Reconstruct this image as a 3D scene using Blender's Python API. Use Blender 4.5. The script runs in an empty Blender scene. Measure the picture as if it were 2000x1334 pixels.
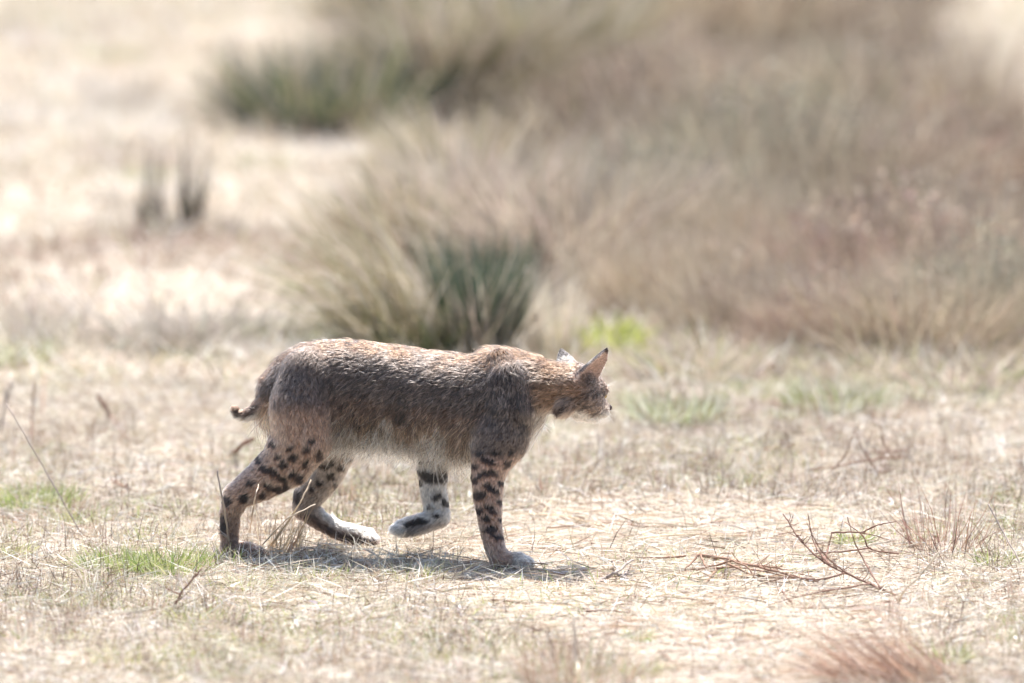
import bpy, math, random
import numpy as np
from mathutils import Vector

# ------------------------------------------------------------------ camera, sky, sun, exposure
scene = bpy.context.scene
CAM = np.array([0.0, -16.0, 2.62]); PITCH = math.radians(7.5); FPX = 14200.0
cam_d = bpy.data.cameras.new("camera"); cam = bpy.data.objects.new("camera", cam_d)
scene.collection.objects.link(cam)
cam.location = CAM; cam.rotation_euler = (math.radians(90) - PITCH, 0, 0)
cam_d.sensor_width = 36.0; cam_d.lens = FPX / 2000.0 * 36.0
cam_d.clip_start = 0.5; cam_d.clip_end = 2000
cam_d.dof.use_dof = True; cam_d.dof.focus_distance = 16.2; cam_d.dof.aperture_fstop = 2.0
scene.camera = cam

SUN_EL, SUN_AZ = math.radians(67), math.radians(14)     # azimuth measured from +Y towards +X: behind the cat, a little right
sun_dir = Vector((math.sin(SUN_AZ)*math.cos(SUN_EL), math.cos(SUN_AZ)*math.cos(SUN_EL), math.sin(SUN_EL)))
world = bpy.data.worlds.new("World"); scene.world = world; world.use_nodes = True
nt = world.node_tree; nt.nodes.clear()
sky = nt.nodes.new("ShaderNodeTexSky"); sky.sky_type = 'NISHITA'; sky.sun_disc = False
sky.sun_elevation = SUN_EL; sky.sun_rotation = SUN_AZ; sky.dust_density = 2.0
bg = nt.nodes.new("ShaderNodeBackground"); bg.inputs[1].default_value = 0.11
wo = nt.nodes.new("ShaderNodeOutputWorld")
nt.links.new(sky.outputs[0], bg.inputs[0]); nt.links.new(bg.outputs[0], wo.inputs[0])
sl = bpy.data.lights.new("sun", 'SUN'); sl.energy = 5.0; sl.angle = math.radians(0.53); sl.color = (1.0, 0.953, 0.905)
so = bpy.data.objects.new("sun", sl); scene.collection.objects.link(so)
so.rotation_euler = sun_dir.to_track_quat('Z', 'Y').to_euler(); so.location = (3, 8, 20)
scene.view_settings.view_transform = 'Standard'; scene.view_settings.look = 'None'
scene.view_settings.exposure = 1.2; scene.view_settings.gamma = 1.0
scene.render.engine = 'CYCLES'
scene.cycles.use_denoising = True
scene.cycles.max_bounces = 8; scene.cycles.diffuse_bounces = 4; scene.cycles.transmission_bounces = 6
scene.cycles_curves.shape = 'RIBBONS'

rng = np.random.default_rng(7)
random.seed(7)

# ------------------------------------------------------------------ helpers
_f = np.array([0, math.cos(PITCH), -math.sin(PITCH)]); _u = np.array([0, math.sin(PITCH), math.cos(PITCH)])
def ray(px, py):
    return _f + np.array([1.0, 0, 0])*(px-1000)/FPX + _u*(667-py)/FPX
def P(px, py, Y):                       # a point of the photograph at depth Y (the cat walks near Y = 0)
    d = ray(px, py); return CAM + d*(Y-CAM[1])/d[1]
def G(px, py, h=0.0):                   # a point of the photograph on the ground (height h)
    d = ray(px, py); return CAM + d*(h-CAM[2])/d[2]
PX = 16.2/FPX                           # metres per photo pixel at the cat

def _hash(i, j, k, seed):
    n = (i.astype(np.int64)*374761393 + j.astype(np.int64)*668265263 + k.astype(np.int64)*2147483647 + seed*974711) & 0xffffffff
    n = ((n ^ (n >> 13))*1274126177) & 0xffffffff
    n = ((n ^ (n >> 16))*2246822519) & 0xffffffff
    return ((n ^ (n >> 15)) & 0xffffff)/float(0xffffff)
def vnoise3(p, seed=0):
    i = np.floor(p).astype(np.int64); f = p-i; f = f*f*(3-2*f)
    r = 0
    for a in (0, 1):
        for b in (0, 1):
            for c in (0, 1):
                w = (f[:, 0] if a else 1-f[:, 0])*(f[:, 1] if b else 1-f[:, 1])*(f[:, 2] if c else 1-f[:, 2])
                r = r + w*_hash(i[:, 0]+a, i[:, 1]+b, i[:, 2]+c, seed)
    return r
def vnoise2(x, y, seed=0):
    x = np.asarray(x, float); y = np.asarray(y, float); sh = np.broadcast(x, y).shape
    p = np.stack([np.broadcast_to(x, sh).ravel(), np.broadcast_to(y, sh).ravel(), np.zeros(int(np.prod(sh)))], 1)
    return vnoise3(p, seed).reshape(sh)
def sstep(a, b, x):
    t = np.clip((x-a)/(b-a), 0, 1); return t*t*(3-2*t)

def ground_z(x, y):
    x = np.asarray(x, float); y = np.asarray(y, float)
    far = sstep(0.6, 5.0, np.abs(y))
    fade = 1-sstep(20, 40, np.maximum(np.abs(x), np.abs(y)))
    return fade*((vnoise2(x*9, y*9, 1)-.5)*.014 + (vnoise2(x*30, y*30, 2)-.5)*.006
            + (vnoise2(x*.9, y*.9, 3)-.5)*.16*far)

def mesh_from(name, V, F, cols=None, smooth=False):
    V = np.ascontiguousarray(V, np.float32); F = np.ascontiguousarray(F, np.int32)
    me = bpy.data.meshes.new(name); k = F.shape[1]
    me.vertices.add(len(V)); me.vertices.foreach_set('co', V.ravel())
    me.loops.add(F.size); me.loops.foreach_set('vertex_index', F.ravel())
    me.polygons.add(len(F)); me.polygons.foreach_set('loop_start', np.arange(0, F.size, k, dtype=np.int32))
    if smooth: me.polygons.foreach_set('use_smooth', np.ones(len(F), bool))
    if cols is not None:
        c = np.ones((len(V), 4), np.float32); c[:, :3] = cols
        a = me.attributes.new('col', 'FLOAT_COLOR', 'POINT'); a.data.foreach_set('color', c.ravel())
    me.update(); me.validate()
    return me
def link(name, data, mat=None, parent=None):
    o = bpy.data.objects.new(name, data); scene.collection.objects.link(o)
    if mat is not None and data is not None:
        data.materials.clear(); data.materials.append(mat)
    if parent is not None: o.parent = parent
    return o
def tag(o, label=None, cat=None, group=None, kind=None):
    if label: o['label'] = label
    if cat: o['category'] = cat
    if group: o['group'] = group
    if kind: o['kind'] = kind
    return o
def empty(name, loc=(0, 0, 0)):
    o = bpy.data.objects.new(name, None); scene.collection.objects.link(o); o.location = loc
    o.empty_display_size = .05
    return o

# ------------------------------------------------------------------ materials
def new_mat(name):
    m = bpy.data.materials.new(name); m.use_nodes = True; n = m.node_tree; n.nodes.clear()
    out = n.nodes.new("ShaderNodeOutputMaterial"); return m, n, out
def blade_mat(name, transl=.35, rough=.6, gloss=.3):
    m, n, out = new_mat(name)
    at = n.nodes.new("ShaderNodeAttribute"); at.attribute_name = 'col'
    tc = n.nodes.new("ShaderNodeTexCoord"); no = n.nodes.new("ShaderNodeTexNoise"); no.inputs['Scale'].default_value = 60
    no.inputs['Detail'].default_value = 3
    n.links.new(tc.outputs['Object'], no.inputs['Vector'])
    mr = n.nodes.new("ShaderNodeMapRange"); mr.inputs[3].default_value = .75; mr.inputs[4].default_value = 1.25
    n.links.new(no.outputs[0], mr.inputs[0])
    mx = n.nodes.new("ShaderNodeVectorMath"); mx.operation = 'SCALE'
    n.links.new(at.outputs['Color'], mx.inputs[0]); n.links.new(mr.outputs[0], mx.inputs['Scale'])
    b = n.nodes.new("ShaderNodeBsdfPrincipled"); b.inputs['Roughness'].default_value = rough
    b.inputs['Specular IOR Level'].default_value = gloss
    t = n.nodes.new("ShaderNodeBsdfTranslucent"); ms = n.nodes.new("ShaderNodeMixShader"); ms.inputs[0].default_value = transl
    n.links.new(mx.outputs[0], b.inputs['Base Color']); n.links.new(mx.outputs[0], t.inputs['Color'])
    n.links.new(b.outputs[0], ms.inputs[1]); n.links.new(t.outputs[0], ms.inputs[2]); n.links.new(ms.outputs[0], out.inputs[0])
    return m
M_straw = blade_mat("dry_straw", .32); M_green = blade_mat("green_blade", .4); M_twig = blade_mat("twig_bark", 0.0, .75, .2)

def soil_mat():
    m, n, out = new_mat("pale_soil")
    tc = n.nodes.new("ShaderNodeTexCoord")
    def noise(s, d=6):
        x = n.nodes.new("ShaderNodeTexNoise"); x.inputs['Scale'].default_value = s; x.inputs['Detail'].default_value = d
        n.links.new(tc.outputs['Object'], x.inputs['Vector']); return x
    a = noise(1.3); b = noise(35, 8)
    r = n.nodes.new("ShaderNodeValToRGB"); r.color_ramp.elements[0].position = .3; r.color_ramp.elements[1].position = .7
    r.color_ramp.elements[0].color = (.355, .31, .26, 1); r.color_ramp.elements[1].color = (.49, .44, .375, 1)
    n.links.new(a.outputs[0], r.inputs[0])
    r2 = n.nodes.new("ShaderNodeValToRGB"); r2.color_ramp.elements[0].position = .32; r2.color_ramp.elements[1].position = .62
    r2.color_ramp.elements[0].color = (.5, .45, .4, 1); r2.color_ramp.elements[1].color = (1.06, 1.05, 1.04, 1)
    n.links.new(b.outputs[0], r2.inputs[0])
    mx = n.nodes.new("ShaderNodeMix"); mx.data_type = 'RGBA'; mx.blend_type = 'MULTIPLY'; mx.inputs[0].default_value = 1
    n.links.new(r.outputs[0], mx.inputs[6]); n.links.new(r2.outputs[0], mx.inputs[7])
    p = n.nodes.new("ShaderNodeBsdfPrincipled"); p.inputs['Roughness'].default_value = .95; p.inputs['Specular IOR Level'].default_value = .1
    bp = n.nodes.new("ShaderNodeBump"); bp.inputs['Strength'].default_value = .7; bp.inputs['Distance'].default_value = .01
    n.links.new(b.outputs[0], bp.inputs['Height']); n.links.new(bp.outputs[0], p.inputs['Normal'])
    n.links.new(mx.outputs[2], p.inputs['Base Color']); n.links.new(p.outputs[0], out.inputs[0])
    return m
M_soil = soil_mat()
def plain_mat(name, col, rough=.5, spec=.5):
    m, n, out = new_mat(name); p = n.nodes.new("ShaderNodeBsdfPrincipled")
    tc = n.nodes.new("ShaderNodeTexCoord"); no = n.nodes.new("ShaderNodeTexNoise"); no.inputs['Scale'].default_value = 90
    n.links.new(tc.outputs['Object'], no.inputs['Vector'])
    r = n.nodes.new("ShaderNodeValToRGB")
    r.color_ramp.elements[0].color = (*[c*.75 for c in col], 1); r.color_ramp.elements[1].color = (*[min(1, c*1.2) for c in col], 1)
    n.links.new(no.outputs[0], r.inputs[0]); n.links.new(r.outputs[0], p.inputs['Base Color'])
    p.inputs['Roughness'].default_value = rough; p.inputs['Specular IOR Level'].default_value = spec
    n.links.new(p.outputs[0], out.inputs[0]); return m

# ------------------------------------------------------------------ ground sheet
def axis(lo, hi, step, far):
    c = np.arange(lo, hi+1e-6, step); out = []; s = step; v = hi
    while v < far: s *= 1.35; v += s; out.append(v)
    lowr = []; s = step; v = lo
    while v > -far: s *= 1.35; v -= s; lowr.append(v)
    return np.concatenate([lowr[::-1], c, out])
xs = axis(-2.2, 2.2, .025, 700); ys = axis(-2.0, 3.0, .025, 700)
ys = np.concatenate([ys[ys <= 3.0], np.arange(3.08, 18, .08), ys[ys > 18]])
XX, YY = np.meshgrid(xs, ys); ZZ = ground_z(XX, YY)
nx, ny = len(xs), len(ys)
idx = np.arange(nx*ny).reshape(ny, nx)
Fq = np.stack([idx[:-1, :-1].ravel(), idx[:-1, 1:].ravel(), idx[1:, 1:].ravel(), idx[1:, :-1].ravel()], 1)
ground = link("ground", mesh_from("ground", np.stack([XX.ravel(), YY.ravel(), ZZ.ravel()], 1), Fq, smooth=True), M_soil)
tag(ground, 'pale dry trodden soil of the open grassland', 'ground', kind='structure')

# ------------------------------------------------------------------ blades
def blades(base, az, length, lean, bend, width, col, tipcol=None, twist=None):
    """bent tapering ribbons, three triangles each. lean = angle from vertical at the root, bend = extra angle at the tip"""
    n = len(base); h = np.stack([np.cos(az), np.sin(az), np.zeros(n)], 1); up = np.array([0, 0, 1.0])
    def d(a): return h*np.sin(a)[:, None]+up*np.cos(a)[:, None]
    m = base + d(lean+bend*.25)*(length*.5)[:, None]
    t = m + d(lean+bend)*(length*.5)[:, None]
    tw = rng.uniform(0, 2*np.pi, n) if twist is None else twist
    s0 = np.stack([-np.sin(az), np.cos(az), np.zeros(n)], 1)
    s1 = np.cross(d(lean+.01), s0)
    s = (s0*np.cos(tw)[:, None]+s1*np.sin(tw)[:, None])*(width*.5)[:, None]
    V = np.stack([base-s, base+s, m-s*.8, m+s*.8, t], 1).reshape(-1, 3)
    o = (np.arange(n)*5)[:, None, None]
    F = (np.array([[0, 1, 2], [1, 3, 2], [2, 3, 4]])[None]+o).reshape(-1, 3)
    tc = col if tipcol is None else tipcol
    C = np.stack([col, col, (col+tc)*.5, (col+tc)*.5, tc], 1).reshape(-1, 3)
    return V, F, C
def join(parts):
    V, F, C, o = [], [], [], 0
    for v, f, c in parts:
        V.append(v); F.append(f+o); C.append(c); o += len(v)
    return np.concatenate(V), np.concatenate(F), np.concatenate(C)
def palette(n, cols, w, jit=.12):
    cols = np.array(cols); k = rng.choice(len(cols), n, p=np.array(w)/np.sum(w))
    return np.clip(cols[k]*(1+rng.normal(0, jit, (n, 1)))*(1+rng.normal(0, .03, (n, 3))), .01, .9)
STRAW = [(.56, .505, .415), (.78, .755, .69), (.45, .375, .285), (.53, .455, .365), (.19, .13, .095), (.42, .41, .25)]
GREEN = [(.24, .31, .09), (.33, .38, .12), (.19, .25, .10), (.46, .46, .24)]
def frustum_points(n, d0, d1, margin=.35):
    """points on the ground between two distances, even per square metre, a little wider than the view"""
    d = np.sqrt(rng.uniform(d0*d0, d1*d1, n)); x = rng.uniform(-1, 1, n)*(d*1000/FPX+margin)
    return x, d+CAM[1]

def path_mask(x, y):       # the bare trodden strip right of the cat
    w = vnoise2(x*3, y*2, 11)*.35
    e = ((x-.38)/.62)**2+((y+.05)/1.15)**2
    e2 = ((x-.50)/.36)**2+((y+.95)/.9)**2
    return 1-sstep(.5, 1.15, np.minimum(e, e2)+w-.15)

def scatter(name, label, cat, mat, n, d0, d1, L, lean, bend, W, cols, wts, keep=None, lift=.0, taper=None):
    x, y = frustum_points(n, d0, d1)
    if keep is not None:
        k = rng.uniform(0, 1, n) < keep(x, y); x, y = x[k], y[k]
    n = len(x); z = ground_z(x, y)+rng.uniform(0, 1, n)**2*lift-.002
    ln = rng.uniform(*L, n)*rng.uniform(.6, 1, n); le = rng.uniform(*lean, n); be = rng.uniform(*bend, n)
    c = palette(n, cols, wts); tip = np.clip(c*1.1, 0, .85)
    V, F, C = blades(np.stack([x, y, z], 1), rng.uniform(0, 2*np.pi, n), ln, le, be, rng.uniform(*W, n), c, tip)
    o = link(name, mesh_from(name, V, F, C), mat)
    return tag(o, label, cat, kind='stuff')

def near_keep(x, y): return .25+.75*(1-path_mask(x, y))*sstep(.2, .55, vnoise2(x*2.3, y*1.4, 21)+.1)
scatter("straw_litter", 'bleached straw lying flat over the pale soil around the cat', 'straw', M_straw, 95000, 14.2, 19.0,
        (.03, .16), (1.25, 1.62), (-.15, .25), (.0012, .0030), STRAW, [4, 3.4, 3, 2.4, 1.8, .5], lift=.016, keep=lambda x, y: .35+.65*(1-path_mask(x, y))*sstep(.15, .5, vnoise2(x*4, y*3, 23)+.05))
scatter("dry_grass", 'short dry stubble grass standing in uneven patches around the cat', 'grass', M_straw, 80000, 14.2, 19.0,
        (.015, .09), (.1, 1.2), (-.2, .9), (.001, .0024), STRAW, [4, 3.4, 2.5, 2, 1.6, .9], keep=near_keep, lift=.004)
scatter("fine_stems", 'thin dark dead weed stems standing in the stubble', 'stems', M_twig, 16000, 14.2, 18.6,
        (.02, .13), (.05, .9), (-.4, .5), (.0010, .0022), [(.10, .065, .055), (.20, .13, .10), (.36, .27, .21)], [2, 2, 1.5],
        keep=lambda x, y: .07+.93*(1-path_mask(x, y))*sstep(.35, .75, vnoise2(x*3, y*2, 31)))
scatter("green_grass", 'fresh green grass growing in small patches in the straw', 'grass', M_green, 90000, 14.2, 19.5,
        (.015, .058), (.1, 1.0), (0, .8), (.0012, .0026), GREEN, [2, 2, 1, 1.5],
        keep=lambda x, y: sstep(.57, .76, vnoise2(x*3.4+5, y*2.3, 41)+.14*(x < -.15)*(y < .8))*(1-path_mask(x, y)*.8)*.8)
def far_col_keep(x, y): return .35+.65*sstep(.25, .6, vnoise2(x*1.1, y*.6, 51))
scatter("far_straw", 'pale bleached meadow straw stretching away behind the cat', 'straw', M_straw, 110000, 18.8, 36,
        (.05, .2), (.3, 1.5), (-.1, .6), (.003, .006), STRAW, [4, 2.6, 3, 3, .7, .9], keep=far_col_keep, lift=.02)
scatter("far_green", 'faint green grass patches in the distant meadow', 'grass', M_green, 40000, 19.2, 36,
        (.03, .09), (.2, 1.2), (0, .8), (.003, .006), GREEN, [1, 2, .5, 2],
        keep=lambda x, y: sstep(.60, .82, vnoise2(x*1.4+9, y*.5, 61))*.8)
scatter("far_brown_weeds", 'low brown weedy patches in the meadow behind the cat', 'weeds', M_twig, 60000, 18.6, 26,
        (.04, .13), (.1, 1.2), (0, .6), (.002, .004), [(.34, .24, .19), (.45, .34, .28), (.26, .19, .14)], [2, 2, 1],
        keep=lambda x, y: np.exp(-((y-5.2+.4*np.sin(x*2))/.75)**2)*sstep(.3, .6, vnoise2(x*2, y*1.5, 71))*(x < .2))

# ------------------------------------------------------------------ tufts and clumps
def tuft(n, R, L, lean, bend, W, cols, wts, azc=None, azs=None, leanpow=1.0, tipmul=1.15):
    r = R*np.sqrt(rng.uniform(0, 1, n)); a0 = rng.uniform(0, 2*np.pi, n)
    base = np.stack([r*np.cos(a0), r*np.sin(a0), np.full(n, -.006)], 1)
    az = a0+rng.normal(0, .6, n) if azc is None else rng.normal(azc, azs, n)
    ln = rng.uniform(*L, n); le = lean[0]+(lean[1]-lean[0])*rng.uniform(0, 1, n)**leanpow; be = rng.uniform(*bend, n)
    c = palette(n, cols, wts); tip = np.clip(c*tipmul, 0, .85)
    return blades(base, az, ln, le, be, rng.uniform(*W, n), c, tip)
def flakes(n, R, Z, cols):
    """small leaf and seed-head faces spread through a bush"""
    r = R*np.sqrt(rng.uniform(0, 1, n)); a = rng.uniform(0, 2*np.pi, n); z = rng.uniform(*Z, n)*(1-.55*(r/R)**2)
    c = palette(n, cols, [1]*len(cols), .25)
    return blades(np.stack([r*np.cos(a), r*np.sin(a), z], 1), rng.uniform(0, 6.28, n), rng.uniform(.015, .04, n), rng.uniform(0, 2.6, n), rng.uniform(-.5, .5, n), rng.uniform(.005, .012, n), c)
def clump(name, label, cat, pos, parts, mat=None, group=None):
    """parts: list of (part name, V F C, material) under an Empty at the clump's base; a single part is the thing itself"""
    z = float(ground_z(pos[0], pos[1])); loc = (pos[0], pos[1], z)
    if len(parts) == 1:
        o = link(name, mesh_from(name, *parts[0][1]), parts[0][2]); o.location = loc
    else:
        o = empty(name, loc)
        for pn, vfc, m in parts: link(pn, mesh_from(pn, *vfc), m, o)
    return tag(o, label, cat, group)
RUSH = [(.036, .070, .052), (.05, .09, .062), (.085, .11, .065), (.12, .135, .085)]
OLIVE = [(.20, .20, .10), (.28, .25, .14), (.38, .32, .20), (.13, .15, .07)]
DRY = [(.36, .30, .24), (.48, .41, .33), (.29, .23, .18), (.60, .53, .44)]
BROWN = [(.30, .245, .205), (.39, .325, .275), (.46, .395, .335), (.24, .18, .15), (.33, .30, .245)]
def g2(px, py): p = G(px, py); return (p[0], p[1])

# the rush clump straight behind the cat's shoulder, its arching dry neighbours and the weed beside it
clump("rush_clump", 'dark green rush clump directly behind the cat\'s shoulders', 'rushes', g2(940, 702),
      [("green_stems", tuft(800, .09, (.18, .42), (.0, .30), (0, .35), (.004, .007), RUSH, [3, 3, 2, 2]), M_green),
       ("dry_stems", tuft(260, .12, (.22, .45), (.0, .7), (0, .6), (.003, .006), DRY, [1, 2, 1, 3]), M_straw)])
clump("grass_clump", 'olive grass clump with straw blades arching away from the dark green rushes', 'grass clump', g2(815, 700),
      [("green_blades", tuft(700, .15, (.14, .28), (.1, .8), (0, .6), (.004, .007), OLIVE+RUSH, [2, 2, 1, 2, 1, 1, 1, 1]), M_green),
       ("straw_blades", tuft(620, .15, (.25, .70), (.15, .9), (.2, .9), (.003, .006), DRY+OLIVE, [1, 2, .5, 2, 1, 2, 3, .5], azc=2.9, azs=.7), M_straw)])
clump("stalk_tuft", 'bleached upright stalks beside the dark green rushes', 'dry stalks', g2(1085, 700),
      [("stalks", tuft(120, .06, (.12, .32), (.0, .3), (-.1, .3), (.005, .009), [(.72, .66, .55), (.6, .52, .42)], [2, 1]), M_straw)])
clump("yellow_weed", 'bright yellow-green weed growing right of the rushes', 'weed', g2(1165, 690),
      [("leaves", tuft(420, .09, (.05, .15), (.1, 1.1), (0, .8), (.008, .014), [(.42, .45, .10), (.34, .40, .10), (.5, .48, .2)], [2, 2, 1]), M_green)])
# arching dry grass hummocks further back
def hummock(name, label, px, py, n, R, L, cols, wts, group=None, W=(.005, .010), lean=(.05, .9), bend=(.1, 1.1), green=0):
    parts = [("dry_blades", tuft(n, R, L, lean, bend, W, cols, wts), M_straw)]
    if green: parts.append(("green_blades", tuft(green, R*.9, (L[0]*.5, L[1]*.6), (.0, .6), (0, .5), W, RUSH+OLIVE, [3, 3, 2, 2, 1, 1, .5, 1]), M_green))
    return clump(name, label, 'grass clump', g2(px, py), parts, group=group)
hummock("dry_hummock", 'tall dry hummock whose upright edge ends at the bleached meadow', 800, 520, 900, .13, (.22, .48), DRY+OLIVE, [2, 2, 1, 2, 1, 1, 1, .5])
hummock("dry_hummock", 'straw hummock arching over behind the dark green rushes', 930, 500, 1300, .2, (.25, .6), DRY, [2, 3, 1, 2])
hummock("dry_hummock", 'brownish hummock behind the yellow-green weed', 1110, 540, 1300, .22, (.25, .6), DRY+BROWN, [2, 3, 1, 2, 1, 1, 1, 1, 1])
hummock("dry_hummock", 'pale grey-green hummock between the rushes and the dark shrub', 890, 400, 900, .17, (.2, .40), OLIVE+DRY, [1, 2, 2, .3, 1, 2, 0, 2])
clump("dark_shrub", 'low dark green shrub with a brown dead skirt in the meadow', 'shrub', g2(640, 275),
      [("foliage", join([tuft(1500, .30, (.10, .44), (.0, .85), (0, .6), (.008, .016), RUSH+OLIVE+BROWN, [2, 2, 2, 2, 2, 1.6, 1, 1, 1, .8, .6, 1, 1])]), M_green),
       ("dead_skirt", tuft(1300, .55, (.06, .18), (.2, 1.3), (0, .5), (.006, .012), BROWN, [2, 2, 1, 2, 1]), M_twig)])
for px, py, R, lab in ((870, 250, .22, 'olive brown hummock beside the low dark shrub'),
                       (960, 235, .26, 'green-hearted hummock in the far row of clumps'),
                       (1080, 230, .26, 'straw-topped hummock in the far row of clumps'),
                       (840, 110, .28, 'dull olive hummock beyond the low dark shrub')):
    hummock("far_hummock", lab, px, py, 1300, R, (.3, .62), OLIVE+BROWN+DRY, [2, 2, 2, 1, 1, 1, 1, 1, 1, 1, 1, 1, 1], W=(.007, .013), green=350 if 'green' in lab or 'olive' in lab else 100)
for px, lab in ((297, 'dark narrow stem tuft, the slimmer of two side by side'), (374, 'dark narrow stem tuft, the fuller of two side by side')):
    k = 40 if px < 300 else 60
    clump("stem_tuft", lab, 'stem tuft', g2(px, 492),
          [("stems", tuft(k, .035, (.04, .22), (.0, .35), (-.05, .2), (.005, .009), [(.06, .06, .045), (.10, .09, .07), (.18, .14, .11)], [2, 2, 1]), M_twig),
           ("tall_stems", tuft(k//2, .035, (.16, .46), (.0, .15), (-.05, .15), (.004, .008), [(.06, .06, .045), (.10, .09, .07), (.18, .14, .11)], [2, 2, 1]), M_twig),
           ("basal_leaves", tuft(320, .15, (.03, .12), (.1, 1.2), (0, .5), (.005, .01), BROWN, [1]*5), M_twig)])
# the great brown brush on the right: rows of dry bushes of five looks
brush = [(1330, 600), (1470, 665), (1620, 705), (1790, 715), (1930, 690), (2060, 670),
         (1250, 500), (1400, 540), (1560, 570), (1720, 590), (1870, 560), (2040, 540),
         (1210, 390), (1350, 420), (1500, 440), (1660, 450), (1830, 430), (2000, 420),
         (1190, 260), (1330, 290), (1480, 300), (1630, 300), (1770, 300), (1240, 130), (1400, 140), (1560, 140), (1680, 120), (1320, 20), (1500, 10), (1640, 20)]
LOOKS = [('taupe dry brush clump in the broad thicket ahead of the cat', [(.31, .26, .22), (.38, .33, .28), (.25, .20, .17)], (.16, .48)),
         ('pale straw brush clump in the broad thicket ahead of the cat', [(.48, .42, .35), (.40, .34, .28), (.31, .25, .20)], (.18, .56)),
         ('pinkish brown brush clump in the broad thicket ahead of the cat', [(.34, .25, .22), (.28, .20, .17), (.40, .33, .28)], (.14, .42)),
         ('grey olive brush clump in the broad thicket ahead of the cat', [(.25, .25, .20), (.32, .31, .25), (.20, .19, .15), (.40, .35, .29)], (.16, .46)),
         ('dark brown brush clump in the broad thicket ahead of the cat', [(.14, .10, .08), (.20, .15, .12), (.10, .075, .06), (.30, .25, .20)], (.15, .46))]
variants = []
for lab, cols, L in LOOKS:
    V = join([tuft(3200, .27, L, (.0, 1.35), (-.6, .9), (.0025, .006), cols, [1]*len(cols), tipmul=1.2), flakes(1500, .30, (.04, .44), cols),
              tuft(220, .24, (.2, .58), (.0, .9), (0, .9), (.003, .006), DRY+OLIVE, [1, 2, 1, 4, .6, .6, .5, .3], tipmul=1.25)])
    V = (V[0], V[1], np.clip(V[2]*[1.02, 1.0, .93], 0, .85)); variants.append(mesh_from("brush", *V)); variants[-1].materials.append(M_straw)
order = [1, 0, 2, 1, 3, 0, 3, 1, 0, 2, 0, 1, 4, 0, 3, 0, 2, 4, 0, 2, 1, 3, 0, 4, 1, 4, 0, 3, 0, 4]
for i, (px, py) in enumerate(brush):
    v = order[i]; p = g2(px, py); o = bpy.data.objects.new("brush_clump", variants[v]); scene.collection.objects.link(o)
    o.location = (p[0], p[1], float(ground_z(*p))-.01); s = random.uniform(.8, 1.2)*(.75 if i < 6 else 1)
    o.scale = (s, s, s*random.uniform(.85, 1.25)); o.rotation_euler = (0, 0, random.uniform(0, 6.28))
    tag(o, LOOKS[v][0], 'brush', LOOKS[v][0].split(' in the')[0]+'s of the thicket')
skirt = [(1240, 700), (1330, 735), (1420, 720), (1500, 745), (1590, 740), (1700, 765), (1800, 750), (1880, 775), (1960, 745), (1750, 735), (1850, 745), (1920, 730), (1990, 760), (1650, 755), (1540, 720), (1385, 745)]
sk = mesh_from("skirt", *join([tuft(420, .16, (.04, .16), (.1, 1.3), (0, .7), (.0025, .005), DRY+BROWN+GREEN, [1, 2, 1, 3, 1, 1, 1, 1, 1, .5, .6, .3, .7], tipmul=1.25)])); sk.materials.append(M_straw)
for px, py in skirt:
    p = g2(px, py); o = bpy.data.objects.new("low_tuft", sk); scene.collection.objects.link(o); o.location = (p[0], p[1], float(ground_z(*p)))
    s = random.uniform(.8, 1.3); o.scale = (s, s, s*random.uniform(.7, 1.1)); o.rotation_euler = (0, 0, random.uniform(0, 6.28))
    tag(o, 'low mixed straw tuft along the foot of the brown thicket', 'grass tuft', 'low tufts along the thicket foot')

# soft tufts of the open meadow behind the cat
MEADOW = [('faint brown tuft in the bleached open meadow', [(.44, .37, .32), (.52, .45, .39), (.36, .29, .24)], (.05, .18)),
          ('whitish straw tuft in the bleached open meadow', [(.72, .68, .61), (.60, .54, .46)], (.06, .22)),
          ('dull green tuft in the bleached open meadow', [(.28, .33, .16), (.38, .40, .22), (.48, .45, .30)], (.04, .14)),
          ('grey stemmy tuft in the bleached open meadow', [(.33, .29, .25), (.42, .38, .33)], (.08, .26))]
mv = []
for lab, cols, L in MEADOW:
    mv.append(mesh_from("meadow", *tuft(330, .13, L, (.0, 1.2), (0, .7), (.003, .007), cols, [1]*len(cols), tipmul=1.2))); mv[-1].materials.append(M_straw)
for i in range(70):
    px, py = random.uniform(-40, 780), random.uniform(20, 760); low = 1.0
    if (py < 330 and px > 400) or (200 < px < 470 and 400 < py < 640): continue
    v = random.choice([0, 1, 1, 1, 2, 2, 3])
    if random.random() < .25: px = random.uniform(1200, 2000); py = random.uniform(760, 850); v = random.choice([0, 2, 2]); low = .55
    p = g2(px, py); o = bpy.data.objects.new("meadow_tuft", mv[v]); scene.collection.objects.link(o)
    o.location = (p[0], p[1], float(ground_z(*p))); s = random.uniform(.5, 1.1); o.scale = (s*random.uniform(.8, 1.6), s, s*low*random.uniform(.6, 1.0)); o.rotation_euler = (0, 0, random.uniform(0, 6.28))
    tag(o, MEADOW[v][0], 'grass tuft', MEADOW[v][0].split(' in the')[0]+'s of the meadow')
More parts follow.
